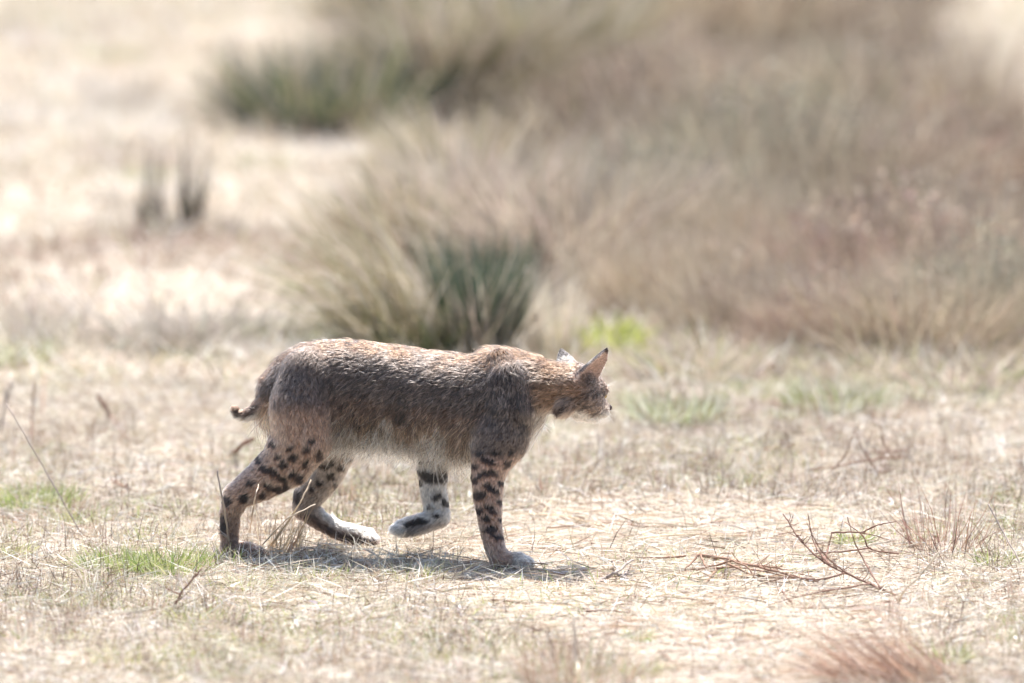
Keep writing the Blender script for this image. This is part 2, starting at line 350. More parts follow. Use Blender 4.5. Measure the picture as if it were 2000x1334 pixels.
# bleached leaf flakes and stubble bunches around the cat
n = 5200; x, y = frustum_points(n, 14.2, 18.8); c = palette(n, [(.80, .78, .74), (.62, .54, .45), (.45, .33, .25)], [3, 2, 1.4])
V = blades(np.stack([x, y, ground_z(x, y)+rng.uniform(.002, .014, n)], 1), rng.uniform(0, 6.28, n), rng.uniform(.012, .035, n), rng.uniform(1.1, 1.6, n), rng.uniform(-.3, .4, n), rng.uniform(.003, .008, n), c)
tag(link("leaf_litter", mesh_from("leaf_litter", *V), M_straw), 'small bleached dead leaves scattered through the straw', 'leaf litter', kind='stuff')
def bunches(nc, per, d0, d1, L, W, cols, keep, mat, name, label, cat):
    x, y = frustum_points(nc, d0, d1); k_ = rng.uniform(0, 1, nc) < keep(x, y); x, y = x[k_], y[k_]; m = rng.integers(per[0], per[1], len(x)); j = np.repeat(np.arange(len(x)), m); n = len(j)
    cc = palette(len(x), cols, [1]*len(cols), .15)[j]*(1+rng.normal(0, .12, (n, 1))); hgt = rng.uniform(*L, len(x))[j]*rng.uniform(.4, 1, n); azc = rng.uniform(0, 6.28, len(x))[j]
    bx = x[j]+rng.normal(0, .012, n); by = y[j]+rng.normal(0, .012, n)
    V = blades(np.stack([bx, by, ground_z(bx, by)-.003], 1), azc+rng.normal(0, 1.3, n), hgt, np.abs(rng.normal(.15, .4, n)), rng.normal(0, .35, n), rng.uniform(*W, n), np.clip(cc, .02, .85))
    tag(link(name, mesh_from(name, *V), mat), label, cat, kind='stuff')
offpath = lambda x, y: .04+.96*(1-path_mask(x, y))*sstep(.3, .6, vnoise2(x*2.2, y*1.6, 35))
bunches(3000, (5, 14), 14.2, 18.8, (.02, .10), (.0012, .0026), [(.60, .50, .40), (.50, .38, .29), (.74, .69, .61), (.42, .31, .24)], offpath, M_straw, "stubble_bunches", 'bunches of short pale stubble standing around the cat', 'stubble')
bunches(1900, (3, 9), 14.2, 18.4, (.03, .10), (.0011, .0022), [(.12, .08, .065), (.22, .14, .11), (.32, .20, .16)], offpath, M_twig, "dead_stems", 'bunches of dark dead weed stems standing in the stubble', 'stems')

# long straws combed one way over the trodden path, and crumbs of soil
n = 9000; x, y = frustum_points(n, 14.2, 17.8); k_ = (rng.uniform(0, 1, n) < .1+.9*path_mask(x, y)); x, y = x[k_], y[k_]; n = len(x)
c = palette(n, [(.62, .53, .42), (.74, .68, .58), (.48, .36, .26), (.30, .19, .13)], [3, 2, 2, 1.3])
V = blades(np.stack([x, y, ground_z(x, y)+rng.uniform(.001, .012, n)], 1), rng.choice([0, np.pi], n)+rng.normal(.05, .35, n), rng.uniform(.03, .17, n), rng.uniform(1.42, 1.6, n), rng.uniform(-.08, .14, n), rng.uniform(.0012, .0032, n), c)
tag(link("path_straw", mesh_from("path_straw", *V), M_straw), 'long golden straws combed flat along the trodden path', 'straw', kind='stuff')
n = 4200; x, y = frustum_points(n, 14.2, 17.6); k_ = (rng.uniform(0, 1, n) < .15+.85*path_mask(x, y)); x, y = x[k_], y[k_]; n = len(x)
oc = np.array([[1, 0, 0], [-1, 0, 0], [0, 1, 0], [0, -1, 0], [0, 0, 1], [0, 0, -1.0]]); of = np.array([[0, 2, 4], [2, 1, 4], [1, 3, 4], [3, 0, 4], [2, 0, 5], [1, 2, 5], [3, 1, 5], [0, 3, 5]])
r = rng.uniform(.0015, .006, n)*rng.uniform(.4, 1, n); Vc = (oc[None]*r[:, None, None]*rng.uniform(.6, 1.3, (n, 6, 1))*[1.2, 1, .7]+np.stack([x, y, ground_z(x, y)+r*.3], 1)[:, None]).reshape(-1, 3)
tag(link("soil_crumbs", mesh_from("soil_crumbs", Vc, (of[None]+(np.arange(n)*6)[:, None, None]).reshape(-1, 3), np.repeat(palette(n, [(.34, .26, .20), (.24, .17, .13), (.46, .39, .33)], [2, 1, 2]), 6, 0)), M_twig), 'small crumbs of dry soil strewn on the trodden path', 'soil crumbs', kind='stuff')

# foreground and middle tufts
def gtuft(px, py, label, n=90, R=.035, L=(.02, .06), cols=GREEN, w=(2, 2, 1, 1.5), name="grass_tuft", cat='grass tuft', mat=None, lean=(.1, 1.1), bend=(0, .6), W=(.0014, .003), **k):
    return clump(name, label, cat, g2(px, py), [("blades", tuft(n, R, L, lean, bend, W, cols, w, **k), mat or M_green)])
gtuft(60, 985, 'wide bright green grass patch beside the long leaning stem', 700, .12, (.03, .07))
for px, py in ((20, 1085), (180, 1185), (300, 1055), (90, 1245), (480, 1150), (620, 1135), (250, 1290), (700, 1185), (520, 1290), (905, 1290), (40, 930), (380, 1215), (800, 1130)):
    tag(gtuft(px, py, 'small yellow-green grass patch in the trampled straw', int(rng.integers(150, 330)), float(rng.uniform(.05, .11)), (.015, .055), [(.30, .35, .11), (.40, .42, .18), (.52, .50, .30), (.58, .50, .40)], (2, 2, 1.5, 1.5)), group='yellow-green patches in the straw')
gtuft(135, 1020, 'small green grass patch below the long leaning stem', 180, .06)
gtuft(230, 1110, 'lush green grass tuft with long blades in the open straw', 480, .09, (.03, .08))
gtuft(330, 1115, 'green grass tuft between the lush tuft and the cat\'s rear foot', 480, .09, (.03, .09))
gtuft(430, 1100, 'sparse green tuft at the cat\'s rear planted foot', 150, .05)
gtuft(1250, 1250, 'single bright green tuft on the bare trodden path', 70, .02, (.02, .06))
gtuft(1255, 1322, 'green tuft at the edge of the reddish weed clump', 110, .03, (.02, .07))
gtuft(1665, 1065, 'green tuft under the sprawling thorny branch', 130, .04, (.02, .06))
gtuft(1840, 1290, 'green tuft growing beside the rusty combed-over tuft', 220, .05, (.02, .07))
gtuft(1945, 1105, 'short green tuft right of the reddish stem tuft', 150, .05)
gtuft(1320, 835, 'wide grey-green tuft just ahead of the cat\'s muzzle', 700, .11, (.03, .12), [(.24, .28, .13), (.34, .36, .2), (.62, .62, .52), (.30, .22, .17)], (2, 2, 2, 1), W=(.002, .004))
gtuft(1640, 815, 'wide green tuft at the foot of the brown thicket', 700, .13, (.03, .12), [(.24, .28, .11), (.34, .36, .2), (.62, .62, .52), (.30, .22, .17)], (2, 2, 2, 1), W=(.002, .004))
gtuft(1445, 950, 'low green tuft in the middle of the straw path', 150, .06, (.02, .06))
gtuft(1845, 1075, 'reddish upright stem tuft at the edge of the straw path', 120, .08, (.06, .22), [(.36, .20, .15), (.50, .32, .25), (.26, .15, .12), (.60, .48, .38)], (2, 2, 1, 1),
      name="stem_tuft", cat='stem tuft', mat=M_twig, lean=(.0, 1.05), bend=(-.35, .35), W=(.0013, .0026))
gtuft(1775, 1325, 'dense rusty brown grass tuft combed over sideways', 520, .13, (.08, .28), [(.30, .17, .12), (.44, .29, .21), (.58, .47, .38), (.20, .12, .09)], (2, 2, 2, 1),
      name="rust_tuft", mat=M_straw, lean=(.75, 1.5), bend=(-.2, .3), azc=3.3, azs=.55)
gtuft(1130, 1345, 'reddish brown weed clump with a tall pale stalk', 240, .11, (.05, .16), [(.36, .24, .19), (.46, .34, .26), (.58, .48, .38), (.30, .32, .18)], (2, 2, 2, 1),
      name="weed_clump", cat='weed', mat=M_straw, lean=(.0, .8), bend=(-.2, .4))
gtuft(545, 1085, 'golden straw stalks rising in front of the cat\'s hind legs', 75, .045, (.06, .16), [(.55, .41, .26), (.62, .50, .36), (.42, .28, .18)], (2, 2, 1),
      name="straw_tuft", mat=M_straw, lean=(.15, .75), bend=(-.1, .2), azc=.3, azs=.9, W=(.0018, .0034))
gtuft(455, 1095, 'short pale straws covering the cat\'s planted hind foot', 90, .04, (.03, .075), STRAW, (2, 2, 2, 2, 1, 0), name="straw_tuft", mat=M_straw, W=(.0018, .0036), lean=(.1, .9))
gtuft(395, 900, 'tangle of bare twigs behind the cat\'s rear leg', 60, .07, (.05, .14), [(.22, .14, .10), (.33, .22, .16), (.5, .4, .3)], (2, 2, 1), name="stem_tuft", cat='stem tuft', mat=M_twig, W=(.0014, .0026))
gtuft(180, 860, 'dark twiggy tangle under the thick leaning stick', 110, .11, (.04, .14), [(.22, .14, .10), (.33, .22, .16), (.5, .4, .3)], (2, 2, 1), name="stem_tuft", cat='stem tuft', mat=M_twig, W=(.0014, .0026))

# ------------------------------------------------------------------ sticks, twigs, stone
def tube(pts, r0, r1, col, sides=6, knot=.12):
    pts = np.array(pts, float); n = max(8, len(pts)*5)
    t = np.linspace(0, len(pts)-1, n); i = np.clip(t.astype(int), 0, len(pts)-2); f = (t-i)[:, None]
    pm = np.vstack([2*pts[0]-pts[1], pts, 2*pts[-1]-pts[-2]])
    a, b, c, d = pm[i], pm[i+1], pm[i+2], pm[i+3]
    q = .5*((2*b)+(c-a)*f+(2*a-5*b+4*c-d)*f**2+(3*b-a-3*c+d)*f**3)
    q = q+rng.normal(0, max(r0, .0012)*.22, q.shape)
    tg = np.gradient(q, axis=0); tg /= np.linalg.norm(tg, axis=1)[:, None]+1e-9
    s = np.cross(tg, [.3, .2, 1]); s /= np.linalg.norm(s, axis=1)[:, None]+1e-9; w = np.cross(tg, s)
    r = np.linspace(r0, r1, n)*(1+rng.normal(0, knot, n)); an = np.arange(sides)*2*np.pi/sides
    V = (q[:, None]+r[:, None, None]*(np.cos(an)[None, :, None]*s[:, None]+np.sin(an)[None, :, None]*w[:, None])).reshape(-1, 3)
    F = []
    for k in range(n-1):
        for j in range(sides):
            a_, b_ = k*sides+j, k*sides+(j+1) % sides
            F += [(a_, b_, b_+sides), (a_, b_+sides, a_+sides)]
    V = np.vstack([V, q[:1], q[-1:]]); e = len(V)
    for j in range(sides):
        F += [(j, e-2, (j+1) % sides), ((n-1)*sides+j, (n-1)*sides+(j+1) % sides, e-1)]
    col = np.array(col); shade = vnoise3(np.repeat(q, sides, 0)*90, 5)
    C = np.vstack([col[None]*(.7+.6*shade[:, None]), col[None], col[None]*1.2])
    return V, np.array(F), C
def ptsw(seq):
    """(px, py, h) lies at height h over the ground; (px, py, 'y', Y) stands at depth Y"""
    out = []
    for s in seq:
        out.append(P(s[0], s[1], s[3]) if len(s) == 4 else G(s[0], s[1], s[2]))
    return out
def stick(name, label, cat, main, r0, r1, col, side=(), auto=0, sr=.5, group=None):
    pts = ptsw(main); parts = [tube(pts, r0, r1, col)]
    for b in side: parts.append(tube(ptsw(b), r0*sr, r1*.7, col))
    pa = np.array(pts)
    for k in range(auto):           # small spurs
        t = rng.uniform(.1, .95)*(len(pa)-1); i = int(t); p = pa[i]*(1-(t-i))+pa[min(i+1, len(pa)-1)]*(t-i)
        d = rng.normal(0, 1, 3)*[1, .5, .6]; d[2] = abs(d[2]); d /= np.linalg.norm(d); l = rng.uniform(.01, .045)
        parts.append(tube([p, p+d*l*.5+rng.normal(0, .002, 3), p+d*l+[0, 0, .002]], r1*.9, r1*.5, col, 4))
    V, F, C = join(parts); base = V[np.argmin(V[:, 2])].copy(); base = np.array([pts[0][0], pts[0][1], 0])
    o = link(name, mesh_from(name, V-base, F, C, smooth=True), M_twig); o.location = base
    return tag(o, label, cat, group)
DK = (.20, .115, .085); MD = (.30, .185, .13); GY = (.32, .27, .24); PL = (.58, .48, .36)
stick("stick", 'thick brown stick leaning up out of a twiggy tangle', 'stick', [(243, 855, .0), (220, 818, 'y', 2.3), (190, 773, 'y', 2.28)], .0066, .0054, DK)
stick("stick", 'short dark stick poking up behind the cat\'s rump', 'stick', [(447, 892, .0), (470, 873, 'y', 1.55), (495, 856, 'y', 1.5)], .006, .005, DK)
stick("twig", 'dark twig standing against the cat\'s hock', 'twig', [(452, 1085, .0), (436, 985, 'y', .05), (424, 918, 'y', .04)], .0026, .002, GY, auto=2)
stick("stalk", 'taller grey stalk of a leaning pair in the straw', 'stalk', [(0, 850, .0), (10, 790, 'y', 2.1), (22, 748, 'y', 2.1)], .0035, .0022, GY)
stick("stalk", 'shorter grey stalk of a leaning pair in the straw', 'stalk', [(4, 842, .0), (12, 756, 'y', 2.2)], .0028, .0026, GY)
stick("stalk", 'single dark upright stalk standing in pale straw', 'stalk', [(60, 868, .0), (63, 800, 'y', 2.05), (67, 748, 'y', 2.05)], .003, .002, DK)
stick("stalk", 'faint upright stalk with the thinnest stem', 'stalk', [(82, 825, .0), (87, 732, 'y', 2.7)], .0022, .0016, MD)
stick("long_stem", 'long thin stem slanting down through the green grass patch', 'stem', [(160, 1045, .0), (115, 965, 'y', .5), (60, 870, 'y', .55), (12, 788, 'y', .6)], .0019, .0012, GY)
stick("twig", 'reddish twig lying by the green patch behind the cat', 'twig', [(219, 938, .012), (245, 952, .010), (275, 962, .003)], .0032, .0026, MD, auto=3)
stick("twig", 'small dark twig lying behind the cat\'s rear foot', 'twig', [(286, 998, .012), (310, 1005, .010), (338, 1014, .004)], .0024, .002, DK, auto=4)
stick("twig", 'dark twig sloping up out of the lush green tuft', 'twig', [(333, 1195, .0), (360, 1150, 'y', -.55), (395, 1110, 'y', -.55)], .003, .0016, DK, auto=4)
stick("forked_stick", 'bleached forked stick propped on the soil ahead of the front paw', 'stick',
      [(1152, 1148, .002), (1180, 1130, .014), (1205, 1116, .03), (1238, 1093, 'y', -.06)], .0054, .0026, GY,
      side=[[(1200, 1120, .024), (1219, 1125, .012), (1231, 1138, .002)], [(1207, 1114, .03), (1198, 1100, 'y', .0), (1195, 1095, 'y', .0)],
            [(1219, 1126, .012), (1228, 1110, 'y', .0), (1232, 1102, 'y', .0)], [(1205, 1122, .02), (1240, 1135, .008), (1265, 1138, .004)]])
stick("fallen_branch", 'fallen brown branch with many thin trailing twigs on the path', 'branch',
      [(1365, 1083, 'y', .12), (1428, 1094, 'y', .08), (1500, 1112, .028), (1555, 1127, .012), (1597, 1137, .006)], .0048, .0016, MD,
      side=[[(1368, 1084, .03), (1376, 1102, .02), (1380, 1118, .004)], [(1428, 1094, .04), (1390, 1106, .02), (1330, 1115, .01), (1290, 1113, .006)],
            [(1428, 1094, .04), (1460, 1108, .03), (1475, 1130, .008)], [(1400, 1110, .02), (1440, 1108, .02), (1500, 1118, .02), (1580, 1135, .006)],
            [(1340, 1086, .03), (1300, 1089, .015), (1240, 1089, .008)], [(1400, 1112, .015), (1385, 1130, .006), (1375, 1140, .002)],
            [(1470, 1105, .03), (1520, 1110, .02), (1590, 1128, .01)], [(1365, 1083, .04), (1345, 1105, .02), (1310, 1130, .004)],
            [(1420, 1100, .03), (1470, 1122, .012), (1540, 1130, .008)]], auto=16, sr=.6)
stick("twig", 'long thin dark twig lying flat across the straw path', 'twig', [(1410, 1020, .012), (1350, 1026, .008), (1260, 1028, .008), (1170, 1020, .010)], .0036, .0012, MD, auto=8)
stick("twig", 'straight reddish twig lying flat in front of the cat', 'twig', [(958, 1171, .008), (1000, 1175, .008), (1060, 1185, .004)], .003, .002, MD)
stick("twig", 'curved dark twig lying on bare soil below the front paw', 'twig', [(1145, 1194, .006), (1190, 1192, .010), (1270, 1205, .004)], .003, .0012, DK, side=[[(1135, 1200, .008), (1150, 1208, .006), (1168, 1216, .003)]])
stick("twig", 'short dark twig standing at the edge of bare soil', 'twig', [(1553, 1180, .0), (1540, 1172, .008), (1528, 1152, 'y', -.33)], .0032, .0018, DK)
stick("twig", 'kinked twig with two upright spurs lying on bare soil', 'twig', [(1370, 1318, .004), (1408, 1290, .010), (1440, 1282, .008), (1480, 1292, .004)], .0022, .0014, GY,
      side=[[(1408, 1290, .01), (1406, 1275, 'y', -.93), (1404, 1263, 'y', -.93)], [(1449, 1290, .006), (1440, 1275, 'y', -.93), (1436, 1263, 'y', -.93)]], sr=.8)
stick("twig", 'thin twig bent over bare soil beside the weed clump', 'twig', [(1330, 1312, .003), (1310, 1290, .012), (1292, 1275, .008)], .002, .0012, DK, auto=2)
stick("thorny_branch", 'sprawling thin dark branch arching over the straw path', 'branch',
      [(1765, 1170, .0), (1690, 1137, 'y', -.28), (1610, 1098, 'y', -.22), (1560, 1050, 'y', -.15), (1530, 1003, 'y', -.1)], .0034, .0013, DK,
      side=[[(1700, 1140, .02), (1640, 1150, .03), (1560, 1165, .02), (1500, 1182, .006)], [(1650, 1120, .04), (1600, 1132, .03), (1540, 1128, .02), (1480, 1142, .006)], [(1765, 1172, .0), (1700, 1180, .01), (1620, 1188, .01), (1550, 1187, .004)], [(1720, 1150, .03), (1690, 1100, 'y', -.2), (1670, 1060, 'y', -.2), (1655, 1010, 'y', -.2)], [(1620, 1103, .07), (1590, 1060, 'y', -.1), (1578, 1003, 'y', -.1)], [(1700, 1070, .03), (1650, 1077, 'y', .05), (1600, 1080, 'y', .1), (1545, 1092, 'y', .2)],
            [(1755, 1082, .02), (1700, 1072, 'y', .0), (1684, 1045, 'y', .0), (1650, 1020, 'y', .05)], [(1690, 1137, .03), (1640, 1110, 'y', -.3), (1600, 1070, 'y', -.3), (1575, 1020, 'y', -.3)],
            [(1609, 1100, .05), (1618, 1070, 'y', -.1), (1624, 1042, 'y', -.1)], [(1684, 1040, .06), (1710, 1027, 'y', .0), (1750, 1018, 'y', .0)],
            [(1624, 1040, .06), (1680, 1040, 'y', .0), (1740, 1055, .02)]], auto=22, sr=.7)
stick("thorny_branch", 'thin dark branch with crossing twigs at the far side of the path', 'branch',
      [(1790, 892, .004), (1735, 895, 'y', 1.5), (1680, 902, 'y', 1.4), (1578, 920, 'y', 1.2)], .0034, .0014, DK,
      side=[[(1718, 928, .0), (1695, 895, 'y', 1.3), (1668, 842, 'y', 1.3)], [(1755, 905, .0), (1728, 870, 'y', 1.35), (1718, 828, 'y', 1.35)],
            [(1618, 927, .0), (1650, 890, 'y', 1.25), (1668, 838, 'y', 1.25)], [(1780, 880, .01), (1730, 882, 'y', 1.5), (1690, 884, 'y', 1.5)]], auto=16, sr=.7)
stick("twig", 'thick brown twig lying at the far edge of the path', 'twig', [(1470, 884, .012), (1520, 877, .014), (1555, 875, .010)], .003, .0045, MD, auto=4)
stick("bent_stem", 'pale bent stem standing beside the rusty tuft', 'stem', [(1752, 1180, .0), (1770, 1150, 'y', -.5), (1800, 1122, 'y', -.5), (1836, 1075, 'y', -.5)], .003, .0018, PL)
stick("long_stem", 'dark slanting stem right of the reddish stem tuft', 'stem', [(2005, 1120, .0), (1965, 1050, 'y', .05), (1930, 985, 'y', .1)], .002, .0014, GY)
stick("pale_stalk", 'tall pale stalk rising out of the reddish weed clump', 'stalk', [(1138, 1345, .0), (1126, 1290, 'y', -1.38), (1121, 1205, 'y', -1.38)], .0048, .0028, (.70, .62, .52))
stick("straw_stalk", 'long golden straw slanting in front of the cat\'s swinging hind foot', 'stalk', [(520, 1075, .0), (575, 1000, 'y', -.02), (608, 938, 'y', -.02)], .0026, .0018, (.60, .47, .33))
stick("straw_stalk", 'long thin straw crossing before the hind legs at a lower slant', 'stalk', [(500, 1078, .0), (560, 1015, 'y', 0), (616, 985, 'y', 0)], .002, .0014, (.62, .52, .40))
stick("straw_stalk", 'short thin straw standing beside the planted hind leg', 'stalk', [(488, 1040, .02), (497, 980, 'y', .02), (505, 945, 'y', .02)], .0018, .0012, (.58, .46, .36))
for pts, lab in (([(1000, 1003, .01), (1100, 1008, .012), (1180, 1028, .008)], 'long yellow straw lying beyond the front paw'),
                 ([(1245, 1052, .012), (1330, 1044, .012), (1460, 1046, .012)], 'broad pale straw lying across the middle of the path'),
                 ([(1240, 1115, .006), (1300, 1120, .010), (1375, 1132, .006)], 'pale straw lying under the fallen brown branch')):
    stick("straw_stalk", lab, 'stalk', pts, .0028, .0018, (.74, .60, .42))
# white pebble
def pebble(px, py, s, label, col):
    import bmesh
    bm = bmesh.new(); bmesh.ops.create_icosphere(bm, subdivisions=3, radius=1)
    for v in bm.verts:
        n = float(vnoise3(np.array([list(v.co*1.6)])+3, 8)[0]); v.co *= .8+.4*n
        v.co.x *= s[0]; v.co.y *= s[1]; v.co.z *= s[2]
    me = bpy.data.meshes.new("pebble"); bm.to_mesh(me); bm.free()
    for p_ in me.polygons: p_.use_smooth = True
    p = g2(px, py); o = link("pebble", me, plain_mat("pale_stone", col, .8, .2)); o.location = (p[0], p[1], float(ground_z(*p))+s[2]*.45)
    return tag(o, label, 'stone')
pebble(1262, 1150, (.014, .012, .008), 'white pebble lying by the forked stick', (.72, .70, .66))
pebble(838, 1168, (.017, .013, .008), 'whitish flat stone in the stubble before the lifted front paw', (.78, .75, .70))
# ------------------------------------------------------------------ the bobcat: one blended body surface from measured sections
def yax(px): return .245+(px-500)/550.0*(-.135)          # body axis: the rump stands further away than the shoulders
class Prim: pass
prims = []
def add_chain(group, pts, k, inset=.004, ysc=1.0):
    """round-cone chain; pts = (px, py, radius px, Y)"""
    p = Prim(); p.kind = 'chain'; p.group = group; p.k = k; p.ysc = ysc
    p.pts = np.array([P(a, b, y) for a, b, r, y in pts]); p.r = np.array([max(.004, r*PX-inset) for a, b, r, y in pts])
    prims.append(p)
def add_ell(group, c, rad, k, frame=None, flow=None):
    p = Prim(); p.kind = 'ell'; p.group = group; p.k = k; p.c = np.array(c, float); p.rad = np.array(rad, float)
    p.frame = np.eye(3) if frame is None else np.array(frame); p.flow = flow; prims.append(p)
def p_eval(p, X, want_flow=False):
    if p.kind == 'chain':
        best = np.full(len(X), 9.0, np.float32); fl = np.zeros((len(X), 3), np.float32) if want_flow else None
        for i in range(len(p.pts)-1):
            a, b = p.pts[i], p.pts[i+1]; ab = b-a; S = np.array([1, 1/p.ysc, 1])
            d = (X-a)*S; abS = ab*S
            t = np.clip(d@abS/(abS@abS), 0, 1); q = d-t[:, None]*abS
            r = p.r[i]*(1-t)+p.r[i+1]*t; dist = np.sqrt((q*q).sum(1))-r
            m = dist < best; best = np.where(m, dist, best)
            if want_flow: fl[m] = ab/np.linalg.norm(ab)
        return (best, fl) if want_flow else best
    if p.kind == 'ell':
        q = (X-p.c)@p.frame.T; s = q/p.rad; k0 = np.sqrt((s*s).sum(1))+1e-9; k1 = np.sqrt(((s/p.rad)**2).sum(1))+1e-9
        dist = k0*(k0-1)/k1
        return (dist, np.tile(p.flow if p.flow is not None else (0, 0, -1), (len(X), 1))) if want_flow else dist
    if p.kind == 'loft':
        xs_ = X[:, 0]; c = np.clip(xs_, p.x[0], p.x[-1])
        zt = np.interp(c, p.x, p.zt); zb = np.interp(c, p.x, p.zb); hw = np.interp(c, p.x, p.hw); yc = np.interp(c, p.x, p.yc)
        h = (zt-zb)/2; zc = (zt+zb)/2; ex = (xs_-c)/np.where(xs_ < c, .010, .035)
        e = 2.3
        k0 = (np.abs((X[:, 2]-zc)/h)**e+np.abs((X[:, 1]-yc)/hw)**e+np.abs(ex)**e)**(1/e)
        dist = (k0-1)*np.minimum(h, hw)*.9
        if want_flow:
            f = np.clip((X[:, 2]-zb)/(zt-zb), 0, 1)
            fl = np.stack([-(.35+.65*f), 0*f, -(1-f)*1.0-.08], 1); return dist, fl/np.linalg.norm(fl, axis=1)[:, None]
        return dist
def bbox(p, m):
    if p.kind == 'chain':
        R = p.r.max()*max(1, p.ysc)+m; return p.pts.min(0)-R, p.pts.max(0)+R
    if p.kind == 'ell':
        R = p.rad.max()+m; return p.c-R, p.c+R
    return (np.array([p.x[0]-.04-m, p.yc.min()-p.hw.max()-m, p.zb.min()-m]), np.array([p.x[-1]+.04+m, p.yc.max()+p.hw.max()+m, p.zt.max()+m]))

# trunk sections: px, top, bottom, half width
SEC = [(516, 746, 802, .040), (528, 722, 812, .055), (548, 699, 838, .076), (580, 680, 858, .090), (630, 669, 858, .086), (700, 670, 848, .079), (780, 681, 850, .088),
       (860, 692, 868, .097), (920, 699, 880, .092), (955, 686, 870, .094), (990, 683, 862, .086), (1020, 694, 845, .074), (1040, 703, 815, .058)]
p = Prim(); p.kind = 'loft'; p.group = 'torso'; p.k = .02
fine = np.linspace(SEC[0][0], SEC[-1][0], 60); SA = np.array(SEC)
def smooth_interp(col):
    v = np.interp(np.linspace(SEC[0][0], SEC[-1][0], 240), SA[:, 0], SA[:, col]); kk = np.ones(17)/17
    v = np.convolve(np.pad(v, 8, 'edge'), kk, 'valid'); return np.interp(fine, np.linspace(SEC[0][0], SEC[-1][0], 240), v)
tp, bt, hw = smooth_interp(1), smooth_interp(2), smooth_interp(3)
A = np.array([P(a, b, yax(a)) for a, b in zip(fine, tp)]); B = np.array([P(a, b, yax(a)) for a, b in zip(fine, bt)])
p.x = A[:, 0]; p.zt = A[:, 2]; p.zb = B[:, 2]; p.hw = hw; p.yc = np.array([yax(a) for a in fine]); prims.append(p)
# shoulder blades, haunches
yn, yf = -.052, .052
add_chain('shoulder', [(978, 704, 26, yax(975)-.040), (994, 745, 44, yax(990)-.064), (994, 800, 52, yax(990)-.068), (980, 855, 50, yax(980)-.064)], .011, .004, .75)
add_chain('shoulder', [(960, 705, 26, yax(960)+.042), (965, 745, 44, yax(960)+.05), (950, 800, 50, yax(960)+.045), (905, 850, 44, yax(910)+.045)], .03, .004, .75)
# hind legs
add_chain('near_hind', [(602, 735, 58, yax(592)-.054), (590, 795, 66, yax(580)-.072), (590, 855, 62, yax(575)-.074), (562, 900, 54, yax(550)-.072), (512, 938, 40, .168),
                        (466, 966, 30, .17), (450, 1000, 22, .172), (448, 1040, 20, .174), (450, 1066, 19, .172)], .011, .004, .8)
add_chain('near_hind', [(450, 1070, 19, .172), (482, 1076, 17, .160)], .01, .002)
add_chain('far_hind', [(620, 760, 60, yax(620)+.045), (640, 820, 56, yax(640)+.055), (655, 880, 42, .285), (636, 928, 34, .29), (604, 968, 31, .292),
                       (597, 990, 27, .29), (625, 1016, 20, .288), (665, 1037, 20, .286), (702, 1046, 20, .285), (716, 1047, 18, .285)], .025, .003, .85)
# fore legs
add_chain('near_fore', [(975, 860, 50, .052), (962, 893, 43, .046), (953, 930, 35, .040), (953, 972, 30, .034), (956, 1006, 26, .028), (960, 1040, 23, .022),
                        (968, 1072, 22, .014), (978, 1094, 20, .008)], .03, .004, .85)
add_chain('near_fore', [(976, 1094, 18, .008), (1012, 1096, 18, .0)], .012, .002)
add_chain('far_fore', [(900, 840, 48, yax(900)+.045), (860, 880, 38, .185), (845, 915, 32, .185), (846, 950, 28, .18), (851, 985, 26, .178), (856, 1006, 23, .176)], .02, .003, .85)
add_chain('far_fore', [(856, 1008, 22, .176), (832, 1020, 21, .172), (803, 1028, 20, .168), (788, 1031, 18, .166)], .012, .002)
# toes
def toes(group, base, fwd, side, r, k=.002, spread=.0125, n=4):
    fwd = np.array(fwd, float)/np.linalg.norm(fwd); side = np.array(side, float)/np.linalg.norm(side)
    for j in range(n):
        o = (j-(n-1)/2); c = np.array(base)+side*o*spread+fwd*(.010-.006*abs(o)**1.2*.8)
        up = np.cross(fwd, side); up = up*np.sign(up[2]+1e-6)
        add_ell(group, c, (r*1.55, r*.86, r*1.05), k, [fwd, side, up], fwd*.9-np.array([0, 0, .4]))
toes('near_fore', P(1018, 1098, 0.0), (1, -.12, -.05), (.12, 1, 0), .0115)
toes('near_hind', P(492, 1078, .158), (1, -.15, -.05), (.15, 1, 0), .011)
toes('far_hind', P(718, 1049, .285), (1, -.05, -.28), (.05, 1, 0), .0105)
toes('far_fore', P(784, 1032, .165), (-1, 0, -.12), (0, 1, 0), .010)
# tail
add_chain('tail', [(545, 735, 24, .232), (528, 746, 20, .226), (521, 766, 18, .220), (513, 784, 16, .214), (500, 801, 14, .214), (481, 811, 12, .214), (466, 809, 11, .214), (461, 803, 10, .214)], .012, .003)
